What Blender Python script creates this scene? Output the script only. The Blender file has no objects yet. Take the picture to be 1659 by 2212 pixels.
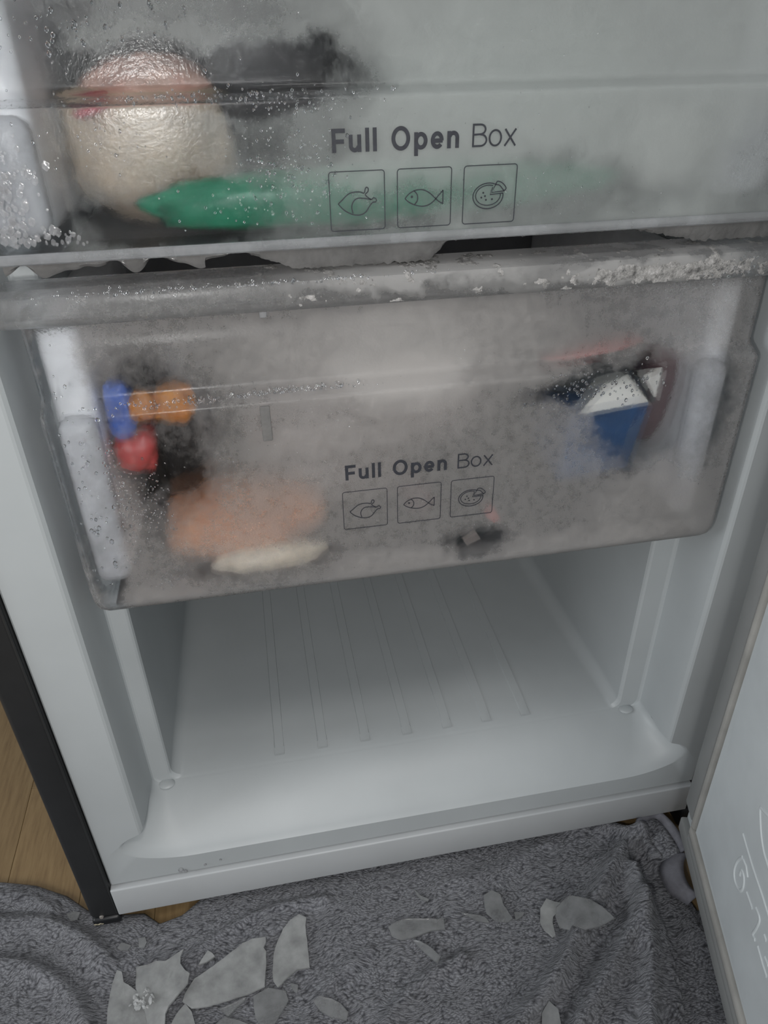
import bpy, bmesh, math, random
from mathutils import Vector, Matrix, noise

# ------------------------------------------------------------------ camera, world, lights
sc = bpy.context.scene
COL = sc.collection
cam_d = bpy.data.cameras.new('camera')
cam = bpy.data.objects.new('camera', cam_d)
COL.objects.link(cam)
RIGHT = Vector((0.982663, -0.184681, -0.016321))
DOWN = Vector((-0.112997, -0.526793, -0.842449))
FWD = Vector((0.146986, 0.829688, -0.538529))
cm = Matrix((RIGHT, -DOWN, -FWD)).transposed().to_4x4()
cm.translation = (0.204406, -0.381238, 0.648685)
cam.matrix_world = cm
cam_d.sensor_fit = 'VERTICAL'
cam_d.sensor_height = 36.0
cam_d.lens = 1588.447 / 2212 * 36.0
cam_d.clip_start = 0.01
sc.camera = cam

w = bpy.data.worlds.new('room_light')
w.use_nodes = True
w.node_tree.nodes['Background'].inputs[0].default_value = (0.90, 0.95, 1.0, 1)
w.node_tree.nodes['Background'].inputs[1].default_value = 0.37
sc.world = w


def area(name, loc, target, size, power, col):
    d = bpy.data.lights.new(name, 'AREA')
    d.shape = 'DISK'
    d.size = size
    d.energy = power
    d.color = col
    o = bpy.data.objects.new(name, d)
    o.location = loc
    o.rotation_euler = (Vector(target) - Vector(loc)).to_track_quat('-Z', 'Y').to_euler()
    COL.objects.link(o)
    return o


area('ceiling_lamp', (0.50, -0.90, 2.25), (0.3, 0.0, 0.4), 0.34, 7.0, (1.0, 0.965, 0.93))
area('front_fill', (0.10, -1.30, 0.98), (0.2, 0.0, 0.40), 0.45, 6.0, (1.0, 0.975, 0.955))  # soft fill added in front to lift the rim and step faces; no actual doorway
area('phone_torch', (0.130, -0.400, 0.615), (0.22, 0.0, 0.42), 0.03, 0.85, (1.0, 0.985, 0.96))
area('side_fill', (-1.75, -0.40, 0.95), (0.5, -0.1, 0.25), 0.9, 15.0, (0.93, 0.97, 1.0))  # fill added from the left to brighten the door's inner face; no actual window

sc.view_settings.view_transform = 'Standard'
sc.view_settings.look = 'None'
sc.view_settings.gamma = 1.0
sc.view_settings.use_curve_mapping = False
sc.view_settings.exposure = -0.18
random.seed(7)


# ------------------------------------------------------------------ materials
def mat_new(name):
    m = bpy.data.materials.new(name)
    m.use_nodes = True
    nt = m.node_tree
    return m, nt, nt.nodes['Principled BSDF'], nt.nodes['Material Output']


def nd(nt, t, **kw):
    n = nt.nodes.new(t)
    for k, v in kw.items():
        setattr(n, k, v)
    return n


def math_n(nt, op, a, b=None, clamp=False):
    n = nd(nt, 'ShaderNodeMath', operation=op)
    n.use_clamp = clamp
    for i, v in enumerate((a, b)):
        if v is None:
            continue
        if isinstance(v, (int, float)):
            n.inputs[i].default_value = v
        else:
            nt.links.new(v, n.inputs[i])
    return n.outputs[0]


def coords(nt, scale=(1, 1, 1), kind='Object'):
    tc = nd(nt, 'ShaderNodeTexCoord')
    mp = nd(nt, 'ShaderNodeMapping')
    mp.inputs['Scale'].default_value = scale
    nt.links.new(tc.outputs[kind], mp.inputs['Vector'])
    return mp.outputs['Vector']


def noise_n(nt, vec, scale, detail=3.0, rough=0.55):
    n = nd(nt, 'ShaderNodeTexNoise')
    n.inputs['Scale'].default_value = scale
    n.inputs['Detail'].default_value = detail
    n.inputs['Roughness'].default_value = rough
    nt.links.new(vec, n.inputs['Vector'])
    return n.outputs['Fac']


def ramp(nt, fac, stops):
    r = nd(nt, 'ShaderNodeValToRGB')
    e = r.color_ramp.elements
    while len(e) < len(stops):
        e.new(0.5)
    for el, (p, c) in zip(e, stops):
        el.position = p
        el.color = (*c, 1) if len(c) == 3 else c
    nt.links.new(fac, r.inputs[0])
    return r.outputs[0]


def bump(nt, bsdf_in, height, strength, dist):
    b = nd(nt, 'ShaderNodeBump')
    b.inputs['Strength'].default_value = strength
    b.inputs['Distance'].default_value = dist
    nt.links.new(height, b.inputs['Height'])
    nt.links.new(b.outputs[0], bsdf_in)
    return b


def plastic(name, col, rough=0.4, var=0.05, nscale=14, bmp=0.0, bscale=900, spec=0.5):
    m, nt, p, out = mat_new(name)
    v = coords(nt)
    f = noise_n(nt, v, nscale, 4)
    lo = tuple(max(0, c * (1 - var)) for c in col)
    hi = tuple(min(1, c * (1 + var)) for c in col)
    nt.links.new(ramp(nt, f, [(0.35, lo), (0.65, hi)]), p.inputs['Base Color'])
    p.inputs['Roughness'].default_value = rough
    p.inputs['Specular IOR Level'].default_value = spec
    if bmp:
        bump(nt, p.inputs['Normal'], noise_n(nt, v, bscale, 2), bmp, 0.0006)
    return m


def spots_mask(nt, base, spots, nz, amp):
    """a frost thickness map: base + soft elliptical patches (x, z, rx, rz, weight) + grain, clamped 0..1"""
    tc = nd(nt, 'ShaderNodeTexCoord')
    acc = None
    v0 = tc.outputs['Object']
    wob = nd(nt, 'ShaderNodeTexNoise')
    wob.inputs['Scale'].default_value = 38
    wob.inputs['Detail'].default_value = 5
    wob.inputs['Roughness'].default_value = 0.65
    nt.links.new(v0, wob.inputs['Vector'])
    wv = nd(nt, 'ShaderNodeVectorMath', operation='MULTIPLY_ADD')
    nt.links.new(wob.outputs['Color'], wv.inputs[0])
    wv.inputs[1].default_value = (0.034, 0.0, 0.034)
    wv.inputs[2].default_value = (-0.017, 0.0, -0.017)
    vv = nd(nt, 'ShaderNodeVectorMath', operation='ADD')
    nt.links.new(v0, vv.inputs[0])
    nt.links.new(wv.outputs[0], vv.inputs[1])
    acc = base
    for (x, z, rx, rz, wt) in spots:
        s = nd(nt, 'ShaderNodeVectorMath', operation='SUBTRACT')
        nt.links.new(vv.outputs[0], s.inputs[0])
        s.inputs[1].default_value = (x, 0, z)
        k = nd(nt, 'ShaderNodeVectorMath', operation='MULTIPLY')
        nt.links.new(s.outputs[0], k.inputs[0])
        k.inputs[1].default_value = (1 / rx, 0, 1 / rz)
        ln = nd(nt, 'ShaderNodeVectorMath', operation='LENGTH')
        nt.links.new(k.outputs[0], ln.inputs[0])
        mr = nd(nt, 'ShaderNodeMapRange', interpolation_type='SMOOTHSTEP')
        nt.links.new(ln.outputs['Value'], mr.inputs['Value'])
        mr.inputs['From Min'].default_value = 1.25
        mr.inputs['From Max'].default_value = 0.45
        mr.inputs['To Min'].default_value = 0.0
        mr.inputs['To Max'].default_value = wt
        acc = math_n(nt, 'ADD', mr.outputs[0], acc)
    g = noise_n(nt, v0, nz, 6, 0.7)
    g = math_n(nt, 'MULTIPLY', math_n(nt, 'SUBTRACT', g, 0.5), amp)
    acc = math_n(nt, 'ADD', acc, g)
    g2 = noise_n(nt, v0, 1500, 2, 0.6)
    g2 = math_n(nt, 'MULTIPLY', math_n(nt, 'SUBTRACT', g2, 0.5), amp * 0.55)
    return math_n(nt, 'ADD', acc, g2, clamp=True), v0


def frosted(name, base, spots, nz=120, amp=0.5, veil=(0.5, 0.5, 0.5), rlo=0.16, rhi=0.44):
    m, nt, p, out = mat_new(name)
    nt.nodes.remove(p)
    mask, v0 = spots_mask(nt, base, spots, nz, amp)
    gl = nd(nt, 'ShaderNodeBsdfGlass')
    gl.inputs['IOR'].default_value = 1.25
    gl.inputs['Color'].default_value = (0.95, 0.96, 0.97, 1)
    mr = nd(nt, 'ShaderNodeMapRange')
    nt.links.new(mask, mr.inputs['Value'])
    mr.inputs['To Min'].default_value = rlo
    mr.inputs['To Max'].default_value = rhi
    nt.links.new(mr.outputs[0], gl.inputs['Roughness'])
    tr = nd(nt, 'ShaderNodeBsdfTransparent')
    tr.inputs['Color'].default_value = (0.93, 0.94, 0.95, 1)
    mx = nd(nt, 'ShaderNodeMixShader')
    mx.inputs[0].default_value = 0.76
    nt.links.new(tr.outputs[0], mx.inputs[1])
    nt.links.new(gl.outputs[0], mx.inputs[2])
    df = nd(nt, 'ShaderNodeBsdfDiffuse')
    df.inputs['Color'].default_value = (*veil, 1)
    tl = nd(nt, 'ShaderNodeBsdfTranslucent')
    tl.inputs['Color'].default_value = (*veil, 1)
    m2 = nd(nt, 'ShaderNodeMixShader')
    m2.inputs[0].default_value = 0.4
    nt.links.new(df.outputs[0], m2.inputs[1])
    nt.links.new(tl.outputs[0], m2.inputs[2])
    fr = math_n(nt, 'MULTIPLY', mask, 0.60)
    m3 = nd(nt, 'ShaderNodeMixShader')
    nt.links.new(fr, m3.inputs[0])
    nt.links.new(mx.outputs[0], m3.inputs[1])
    nt.links.new(m2.outputs[0], m3.inputs[2])
    gs = nd(nt, 'ShaderNodeBsdfGlossy')
    gs.inputs['Roughness'].default_value = 0.05
    fre = nd(nt, 'ShaderNodeFresnel')
    fre.inputs['IOR'].default_value = 1.42
    m4 = nd(nt, 'ShaderNodeMixShader')
    wet = nd(nt, 'ShaderNodeMapRange', interpolation_type='SMOOTHSTEP')
    nt.links.new(noise_n(nt, v0, 330, 3, 0.6), wet.inputs['Value'])
    wet.inputs['From Min'].default_value = 0.54
    wet.inputs['From Max'].default_value = 0.66
    wet.inputs['To Min'].default_value = 0.05
    wet.inputs['To Max'].default_value = 0.65
    nt.links.new(math_n(nt, 'MULTIPLY', math_n(nt, 'MULTIPLY', fre.outputs[0], math_n(nt, 'SUBTRACT', 1.15, mask)), wet.outputs[0], clamp=True), m4.inputs[0])
    nt.links.new(m3.outputs[0], m4.inputs[1])
    nt.links.new(gs.outputs[0], m4.inputs[2])
    nt.links.new(m4.outputs[0], out.inputs[0])
    b = nd(nt, 'ShaderNodeBump')
    b.inputs['Strength'].default_value = 0.25
    b.inputs['Distance'].default_value = 0.0006
    nt.links.new(noise_n(nt, v0, 420, 3, 0.6), b.inputs['Height'])
    for s in (gl, df):
        nt.links.new(b.outputs[0], s.inputs['Normal'])
    b2 = nd(nt, 'ShaderNodeBump')
    b2.inputs['Strength'].default_value = 0.75
    b2.inputs['Distance'].default_value = 0.0008
    nt.links.new(noise_n(nt, v0, 620, 3, 0.65), b2.inputs['Height'])
    nt.links.new(b2.outputs[0], gs.inputs['Normal'])
    return m


def icy(name, col, clear=0.5, rough=0.2, bscale=300, bstr=0.3, ior=1.25, nscale=40):
    """wet ice or clear plastic: glass mixed with a milky body"""
    m, nt, p, out = mat_new(name)
    nt.nodes.remove(p)
    v = coords(nt)
    gl = nd(nt, 'ShaderNodeBsdfGlass')
    gl.inputs['IOR'].default_value = ior
    gl.inputs['Roughness'].default_value = rough
    tr = nd(nt, 'ShaderNodeBsdfTransparent')
    a = nd(nt, 'ShaderNodeMixShader')
    a.inputs[0].default_value = 0.65
    nt.links.new(tr.outputs[0], a.inputs[1])
    nt.links.new(gl.outputs[0], a.inputs[2])
    df = nd(nt, 'ShaderNodeBsdfDiffuse')
    df.inputs['Color'].default_value = (*col, 1)
    tl = nd(nt, 'ShaderNodeBsdfTranslucent')
    tl.inputs['Color'].default_value = (*col, 1)
    c = nd(nt, 'ShaderNodeMixShader')
    c.inputs[0].default_value = 0.35
    nt.links.new(df.outputs[0], c.inputs[1])
    nt.links.new(tl.outputs[0], c.inputs[2])
    d = nd(nt, 'ShaderNodeMixShader')
    f = math_n(nt, 'MULTIPLY', noise_n(nt, v, nscale, 4), 2 * (1 - clear), clamp=True)
    nt.links.new(f, d.inputs[0])
    nt.links.new(a.outputs[0], d.inputs[1])
    nt.links.new(c.outputs[0], d.inputs[2])
    gs = nd(nt, 'ShaderNodeBsdfGlossy')
    gs.inputs['Roughness'].default_value = 0.12
    fre = nd(nt, 'ShaderNodeFresnel')
    fre.inputs['IOR'].default_value = 1.35
    m4 = nd(nt, 'ShaderNodeMixShader')
    nt.links.new(fre.outputs[0], m4.inputs[0])
    nt.links.new(d.outputs[0], m4.inputs[1])
    nt.links.new(gs.outputs[0], m4.inputs[2])
    nt.links.new(m4.outputs[0], out.inputs[0])
    b = nd(nt, 'ShaderNodeBump')
    b.inputs['Strength'].default_value = bstr
    b.inputs['Distance'].default_value = 0.001
    nt.links.new(noise_n(nt, v, bscale, 3), b.inputs['Height'])
    for q in (gl, df, gs):
        nt.links.new(b.outputs[0], q.inputs['Normal'])
    return m


M = {}
M['liner'] = plastic('white_liner_plastic', (0.425, 0.452, 0.462), 0.42, 0.04, 9, 0.05, 500)
M['kick'] = plastic('white_kick_plate', (0.44, 0.456, 0.466), 0.42, 0.03)
M['dark'] = plastic('dark_painted_steel', (0.018, 0.019, 0.020), 0.45, 0.15, 20, 0.03, 900)
M['black'] = plastic('black_foot_plastic', (0.010, 0.011, 0.013), 0.4, 0.2)
M['scuff'] = plastic('worn_paint', (0.42, 0.38, 0.28), 0.7, 0.3, 300)
M['steel'] = plastic('screw_steel', (0.25, 0.23, 0.21), 0.35, 0.1)
M['gasket'] = plastic('grey_gasket_rubber', (0.27, 0.275, 0.272), 0.55, 0.06, 20)
M['gasket_lip'] = plastic('pale_gasket_lip', (0.42, 0.41, 0.385), 0.55, 0.12, 30)
M['door'] = plastic('door_liner_plastic', (0.66, 0.70, 0.715), 0.36, 0.05, 18, 0.06, 300)
M['print'] = plastic('dark_grey_print', (0.022, 0.024, 0.032), 0.6, 0.2, 400)
M['box'] = plastic('drawer_side_plastic', (0.86, 0.86, 0.87), 0.3, 0.06, 60, 0.4, 120)
M['column'] = icy('milky_side_plastic', (0.80, 0.80, 0.815), 0.12, 0.25, 140, 0.7, 1.25, 45)
M['base'] = plastic('drawer_base_plastic', (0.11, 0.11, 0.115), 0.4, 0.1, 40)
M['rail'] = icy('clear_rail_plastic', (0.75, 0.77, 0.80), 0.70, 0.08, 150, 0.5)
M['lip'] = icy('frosted_lip_plastic', (0.30, 0.30, 0.31), 0.32, 0.3, 500, 0.4)
M['drip'] = icy('wet_grey_ice', (0.26, 0.255, 0.25), 0.2, 0.15, 260, 0.6)
M['ice'] = icy('broken_sheet_ice', (0.56, 0.57, 0.568), 0.38, 0.22, 180, 0.25, 1.2, 55)
M['thinice'] = icy('melting_thin_ice', (0.46, 0.47, 0.475), 0.55, 0.2, 180, 0.25, 1.15, 55)
M['lump'] = icy('white_crushed_ice', (0.62, 0.63, 0.63), 0.15, 0.2, 400, 0.8)


def water():
    m, nt, p, out = mat_new('water_drops')
    p.inputs['Base Color'].default_value = (0.97, 0.98, 1, 1)
    p.inputs['Roughness'].default_value = 0.03
    p.inputs['IOR'].default_value = 1.33
    p.inputs['Transmission Weight'].default_value = 1.0
    return m


M['water'] = water()


def snow():
    m, nt, p, out = mat_new('frost_crystals')
    v = coords(nt)
    nt.links.new(ramp(nt, noise_n(nt, v, 260, 5, 0.7), [(0.32, (0.12, 0.118, 0.115)), (0.48, (0.34, 0.33, 0.32)), (0.70, (0.58, 0.56, 0.55))]), p.inputs['Base Color'])
    p.inputs['Roughness'].default_value = 0.28
    bump(nt, p.inputs['Normal'], noise_n(nt, v, 1300, 3, 0.7), 0.9, 0.0012)
    return m


M['snow'] = snow()
M['bubble'] = icy('milky_ice_bubbles', (0.74, 0.74, 0.76), 0.80, 0.10, 300, 0.5, 1.2, 200)
M['frostfilm'] = icy('frost_film', (0.42, 0.40, 0.39), 0.45, 0.3, 500, 0.7, 1.2, 120)


def wood(i):
    m, nt, p, out = mat_new('oak_laminate')
    v = coords(nt, (1, 0.09, 1))
    f = noise_n(nt, v, 190 + 30 * i, 6, 0.65)
    k = 0.84 + 0.09 * i
    c = ramp(nt, f, [(0.25, (0.17 * k, 0.108 * k, 0.052 * k)), (0.52, (0.245 * k, 0.165 * k, 0.080 * k)), (0.8, (0.30 * k, 0.21 * k, 0.108 * k))])
    nt.links.new(c, p.inputs['Base Color'])
    p.inputs['Roughness'].default_value = 0.42
    bump(nt, p.inputs['Normal'], f, 0.15, 0.0005)
    return m


WOOD = [wood(i) for i in range(4)]


def towel_mat(name='grey_terry_cloth', k=1.0):
    m, nt, p, out = mat_new(name)
    v = coords(nt)
    wob = nd(nt, 'ShaderNodeTexNoise')
    wob.inputs['Scale'].default_value = 22
    wob.inputs['Detail'].default_value = 3
    nt.links.new(v, wob.inputs['Vector'])
    wv = nd(nt, 'ShaderNodeVectorMath', operation='MULTIPLY_ADD')
    nt.links.new(wob.outputs['Color'], wv.inputs[0])
    wv.inputs[1].default_value = (0.03, 0.03, 0.0)
    nt.links.new(v, wv.inputs[2])
    mp = nd(nt, 'ShaderNodeMapping')
    mp.inputs['Rotation'].default_value = (0, 0, math.radians(35))
    mp.inputs['Scale'].default_value = (330, 800, 1)
    nt.links.new(wv.outputs[0], mp.inputs['Vector'])
    vo = nd(nt, 'ShaderNodeTexVoronoi', feature='F1')
    vo.inputs['Scale'].default_value = 1.0
    nt.links.new(mp.outputs[0], vo.inputs['Vector'])
    h = math_n(nt, 'SUBTRACT', 1.0, vo.outputs['Distance'])
    h2 = noise_n(nt, v, 900, 3, 0.7)
    hh = math_n(nt, 'ADD', math_n(nt, 'MULTIPLY', h, 0.75), math_n(nt, 'MULTIPLY', h2, 0.6))
    c = ramp(nt, hh, [(0.35, (0.045 * k, 0.046 * k, 0.054 * k)), (0.65, (0.185 * k, 0.188 * k, 0.206 * k)), (0.95, (0.32 * k, 0.325 * k, 0.35 * k))])
    nt.links.new(c, p.inputs['Base Color'])
    p.inputs['Roughness'].default_value = 0.95
    p.inputs['Specular IOR Level'].default_value = 0.1
    p.inputs['Sheen Weight'].default_value = 0.25
    bump(nt, p.inputs['Normal'], hh, 1.0, 0.0026)
    return m


M['towel'] = towel_mat()
M['hem'] = plastic('woven_grey_hem', (0.17, 0.17, 0.19), 0.9, 0.1, 200, 0.4, 1500, 0.1)


def food(name, stops, nscale, rough=0.45, bstr=0.3):
    m, nt, p, out = mat_new(name)
    v = coords(nt)
    nt.links.new(ramp(nt, noise_n(nt, v, nscale, 3), stops), p.inputs['Base Color'])
    p.inputs['Roughness'].default_value = rough
    bump(nt, p.inputs['Normal'], noise_n(nt, v, nscale * 3, 4), bstr, 0.003)
    return m


M['cream'] = food('cream_food', [(0.3, (0.48, 0.37, 0.275)), (0.7, (0.60, 0.49, 0.36))], 18)
M['pinkfood'] = food('pink_food', [(0.3, (0.52, 0.25, 0.20)), (0.7, (0.60, 0.40, 0.31))], 25)
M['redfood'] = food('red_food', [(0.3, (0.42, 0.06, 0.09)), (0.7, (0.55, 0.14, 0.14))], 40)
M['green'] = food('green_bag_film', [(0.3, (0.008, 0.15, 0.08)), (0.7, (0.035, 0.28, 0.155))], 22, 0.3)
M['navy'] = food('dark_wrap', [(0.3, (0.028, 0.028, 0.032)), (0.7, (0.075, 0.07, 0.072))], 30, 0.3)
M['whitebag'] = food('white_bag_film', [(0.3, (0.66, 0.64, 0.60)), (0.7, (0.85, 0.82, 0.78))], 16, 0.35)
M['greybag'] = food('grey_brown_bag_film', [(0.3, (0.20, 0.165, 0.15)), (0.7, (0.36, 0.31, 0.29))], 20, 0.35)
M['greenish'] = food('pale_green_bag_film', [(0.3, (0.36, 0.42, 0.38)), (0.7, (0.52, 0.57, 0.52))], 14, 0.35)
M['blue'] = food('blue_wrap', [(0.3, (0.05, 0.11, 0.42)), (0.7, (0.12, 0.22, 0.62))], 40, 0.3)
M['orange'] = food('orange_wrap', [(0.3, (0.50, 0.15, 0.02)), (0.7, (0.66, 0.27, 0.05))], 60, 0.3)
M['red'] = food('red_wrap', [(0.3, (0.40, 0.04, 0.04)), (0.7, (0.52, 0.09, 0.08))], 40, 0.3)
M['salmon'] = food('orange_pink_food', [(0.3, (0.62, 0.24, 0.10)), (0.7, (0.76, 0.38, 0.21))], 26)
M['pale'] = food('pale_film', [(0.3, (0.72, 0.62, 0.48)), (0.7, (0.82, 0.74, 0.62))], 40)
M['cartonwhite'] = food('white_card', [(0.3, (0.80, 0.78, 0.72)), (0.7, (0.88, 0.86, 0.80))], 10, 0.5, 0.02)
M['cartonblue'] = food('blue_card', [(0.3, (0.015, 0.04, 0.10)), (0.55, (0.02, 0.09, 0.24)), (0.8, (0.04, 0.20, 0.46))], 18, 0.4, 0.02)
M['cartonblack'] = food('black_card', [(0.3, (0.012, 0.014, 0.015)), (0.7, (0.025, 0.028, 0.03))], 10, 0.5, 0.02)
M['maroon'] = food('maroon_wrap', [(0.3, (0.085, 0.035, 0.04)), (0.7, (0.13, 0.055, 0.06))], 20, 0.4)
M['wall'] = plastic('painted_wall', (0.45, 0.45, 0.44), 0.8, 0.03, 3)

M['front_low'] = frosted('frosted_front_lower', 0.44, [
    (0.285, 0.503, 0.110, 0.028, 0.36), (0.140, 0.470, 0.046, 0.046, -0.34), (0.150, 0.425, 0.036, 0.040, -0.20),
    (0.192, 0.366, 0.060, 0.020, -0.30), (0.292, 0.480, 0.036, 0.016, 0.30), (0.436, 0.452, 0.036, 0.040, -0.70),
    (0.410, 0.472, 0.052, 0.014, -0.52), (0.300, 0.358, 0.25, 0.014, 0.24), (0.100, 0.45, 0.016, 0.13, -0.60),
    (0.43, 0.52, 0.05, 0.02, -0.05), (0.455, 0.38, 0.05, 0.035, 0.20), (0.24, 0.455, 0.06, 0.012, 0.14), (0.478, 0.45, 0.022, 0.05, -0.35),
    (0.335, 0.368, 0.026, 0.016, -0.50)],
    150, 0.76, (0.64, 0.615, 0.598))
M['lip'] = frosted('frosted_lip', 0.30, [(0.295, 0.551, 0.075, 0.010, 0.75), (0.43, 0.5415, 0.060, 0.0075, 0.75), (0.36, 0.541, 0.05, 0.006, 0.25), (0.19, 0.5415, 0.10, 0.006, 0.1)], 220, 0.5, (0.64, 0.63, 0.62))
M['front_up'] = frosted('frosted_front_upper', 0.90, [
    (0.150, 0.600, 0.075, 0.050, -0.78), (0.225, 0.577, 0.085, 0.020, -0.62), (0.205, 0.637, 0.080, 0.017, -0.95),
    (0.100, 0.600, 0.024, 0.12, -0.78), (0.118, 0.648, 0.022, 0.022, -0.70), (0.170, 0.668, 0.085, 0.016, -0.55), (0.240, 0.652, 0.040, 0.016, -0.30), (0.236, 0.613, 0.034, 0.020, -0.42), (0.135, 0.660, 0.03, 0.02, -0.25),
    (0.36, 0.582, 0.09, 0.020, -0.40), (0.476, 0.590, 0.026, 0.03, -0.45)],
    110, 0.56, (0.60, 0.628, 0.615))


# ------------------------------------------------------------------ helpers
def finish(o, parent=None, **props):
    COL.objects.link(o)
    if parent is not None:
        o.parent = parent
        mw = Matrix.Translation(parent.location) if parent.type == 'EMPTY' else Matrix.Identity(4)
        o.matrix_parent_inverse = mw.inverted()
    for k, v in props.items():
        o[k] = v
    return o


def mesh(name, verts, faces, mat, parent=None, smooth=None, **props):
    me = bpy.data.meshes.new(name)
    me.from_pydata([tuple(v) for v in verts], [], faces)
    me.validate()
    bm = bmesh.new()
    bm.from_mesh(me)
    bmesh.ops.recalc_face_normals(bm, faces=bm.faces)
    bm.to_mesh(me)
    bm.free()
    me.materials.append(mat)
    if smooth is not None:
        for p in me.polygons:
            p.use_smooth = True
        me.set_sharp_from_angle(angle=math.radians(smooth))
    return finish(bpy.data.objects.new(name, me), parent, **props)


def box_bm(lo, hi, bev=0.0, seg=2):
    bm = bmesh.new()
    bmesh.ops.create_cube(bm, size=1.0)
    for v in bm.verts:
        v.co = Vector([lo[i] + (v.co[i] + 0.5) * (hi[i] - lo[i]) for i in range(3)])
    if bev:
        bmesh.ops.bevel(bm, geom=bm.edges[:], offset=bev, segments=seg, affect='EDGES', profile=0.5)
    return bm


def bm_obj(name, bm, mat, parent=None, smooth=35, **props):
    me = bpy.data.meshes.new(name)
    bm.to_mesh(me)
    bm.free()
    me.materials.append(mat)
    if smooth:
        for p in me.polygons:
            p.use_smooth = True
        me.set_sharp_from_angle(angle=math.radians(smooth))
    return finish(bpy.data.objects.new(name, me), parent, **props)


def box(name, lo, hi, mat, parent=None, bev=0.0, seg=2, **props):
    return bm_obj(name, box_bm(lo, hi, bev, seg), mat, parent, 35 if bev else None, **props)


def thing(name, label, cat, loc, group=None):
    o = bpy.data.objects.new(name, None)
    o.empty_display_size = 0.02
    o.location = loc
    COL.objects.link(o)
    o['label'] = label
    o['category'] = cat
    if group:
        o['group'] = group
    return o


def tag(o, label, cat, group=None):
    o['label'] = label
    o['category'] = cat
    if group:
        o['group'] = group
    return o


def solidify(o, t, offset=-1):
    m = o.modifiers.new('thickness', 'SOLIDIFY')
    m.thickness = t
    m.offset = offset
    return o


def tube_geo(pts, r, n=8, flat=1.0, axis=None):
    """a swept tube through 3D points, ends closed; returns verts, faces"""
    pts = [Vector(p) for p in pts]
    V, F = [], []
    for i, p in enumerate(pts):
        t = (pts[min(i + 1, len(pts) - 1)] - pts[max(i - 1, 0)])
        if t.length < 1e-9:
            t = Vector((1, 0, 0))
        t.normalize()
        up = Vector(axis) if axis else Vector((0, 0, 1))
        a = t.cross(up)
        if a.length < 1e-4:
            a = t.cross(Vector((0, 1, 0)))
        a.normalize()
        b = a.cross(t)
        for k in range(n):
            th = 2 * math.pi * k / n
            V.append(p + a * r * math.cos(th) + b * r * flat * math.sin(th))
    for i in range(len(pts) - 1):
        for k in range(n):
            F.append((i * n + k, i * n + (k + 1) % n, (i + 1) * n + (k + 1) % n, (i + 1) * n + k))
    F.append(tuple(range(n))[::-1])
    F.append(tuple((len(pts) - 1) * n + k for k in range(n)))
    return V, F


def spline(pts, n=6):
    P = [Vector(p) for p in pts]
    out = []
    for i in range(len(P) - 1):
        p0, p1, p2, p3 = P[max(i - 1, 0)], P[i], P[i + 1], P[min(i + 2, len(P) - 1)]
        for k in range(n):
            t = k / n
            out.append(0.5 * ((2 * p1) + (p2 - p0) * t + (2 * p0 - 5 * p1 + 4 * p2 - p3) * t * t + (3 * p1 - p0 - 3 * p2 + p3) * t ** 3))
    out.append(P[-1])
    return out


def join_geo(parts):
    V, F = [], []
    for v, f in parts:
        o = len(V)
        V += list(v)
        F += [tuple(i + o for i in q) for q in f]
    return V, F


def loft(loops, close_first=False, close_last=False):
    n = len(loops[0])
    V = [p for l in loops for p in l]
    F = []
    for i in range(len(loops) - 1):
        for k in range(n):
            F.append((i * n + k, i * n + (k + 1) % n, (i + 1) * n + (k + 1) % n, (i + 1) * n + k))
    if close_first:
        F.append(tuple(range(n))[::-1])
    if close_last:
        F.append(tuple((len(loops) - 1) * n + k for k in range(n)))
    return V, F


def blob(name, c, r, mat, parent=None, amp=0.14, freq=30, seed=0, ex=2.6, res=26, rot=0.0, smooth=True, **props):
    """a lumpy soft pack: superellipsoid with creases"""
    V, F = [], []
    nu, nv = res, res // 2
    cr, sr = math.cos(rot), math.sin(rot)

    def sp(a, e):
        return math.copysign(abs(a) ** (2 / e), a)
    for j in range(nv + 1):
        ph = -math.pi / 2 + math.pi * j / nv
        for i in range(nu):
            th = 2 * math.pi * i / nu
            d = Vector((sp(math.cos(ph), ex) * sp(math.cos(th), ex), sp(math.cos(ph), ex) * sp(math.sin(th), ex), sp(math.sin(ph), ex)))
            q = Vector((d.x * r[0], d.y * r[1], d.z * r[2]))
            s = 1 + amp * noise.fractal(q * freq + Vector((seed * 7.1, seed * 3.3, 0)), 1.0, 2.0, 3)
            q = q * s
            V.append((c[0] + q.x * cr - q.z * sr, c[1] + q.y, c[2] + q.x * sr + q.z * cr))
    for j in range(nv):
        for i in range(nu):
            F.append((j * nu + i, j * nu + (i + 1) % nu, (j + 1) * nu + (i + 1) % nu, (j + 1) * nu + i))
    return mesh(name, V, F, mat, parent, 180 if smooth else None, **props)


# ------------------------------------------------------------------ the setting: floor and wall
floor_o = box('floor', (-1.2, -1.2, -0.03), (1.6, 0.72, -0.006), WOOD[0], kind='structure')
pw = 0.068
meshes = {}
for ci in range(18):
    x0 = -0.62 + ci * pw
    y = -0.75 + (ci * 0.37) % 0.29
    while y < 0.70:
        L = 0.43
        y1 = min(y + L, 0.70)
        k = round(y1 - y, 3)
        wi = (ci * 3 + int(y * 10)) % 4
        key = (k, wi)
        if key not in meshes:
            bm = box_bm((0.00015, 0.00015, -0.006), (pw - 0.00015, k - 0.00015, 0.0), 0.0003, 1)
            me = bpy.data.meshes.new('plank')
            bm.to_mesh(me)
            bm.free()
            me.materials.append(WOOD[wi])
            meshes[key] = me
        o = bpy.data.objects.new('plank', meshes[key])
        COL.objects.link(o)
        o.parent = floor_o
        o.location = (x0, y, 0)
        y = y1
box('wall_back', (-1.2, 0.70, 0.0), (1.6, 0.72, 2.4), M['wall'], kind='structure')
box('baseboard_back', (-1.2, 0.685, 0.0), (1.6, 0.699, 0.07), M['kick'], bev=0.003, kind='structure')

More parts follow.
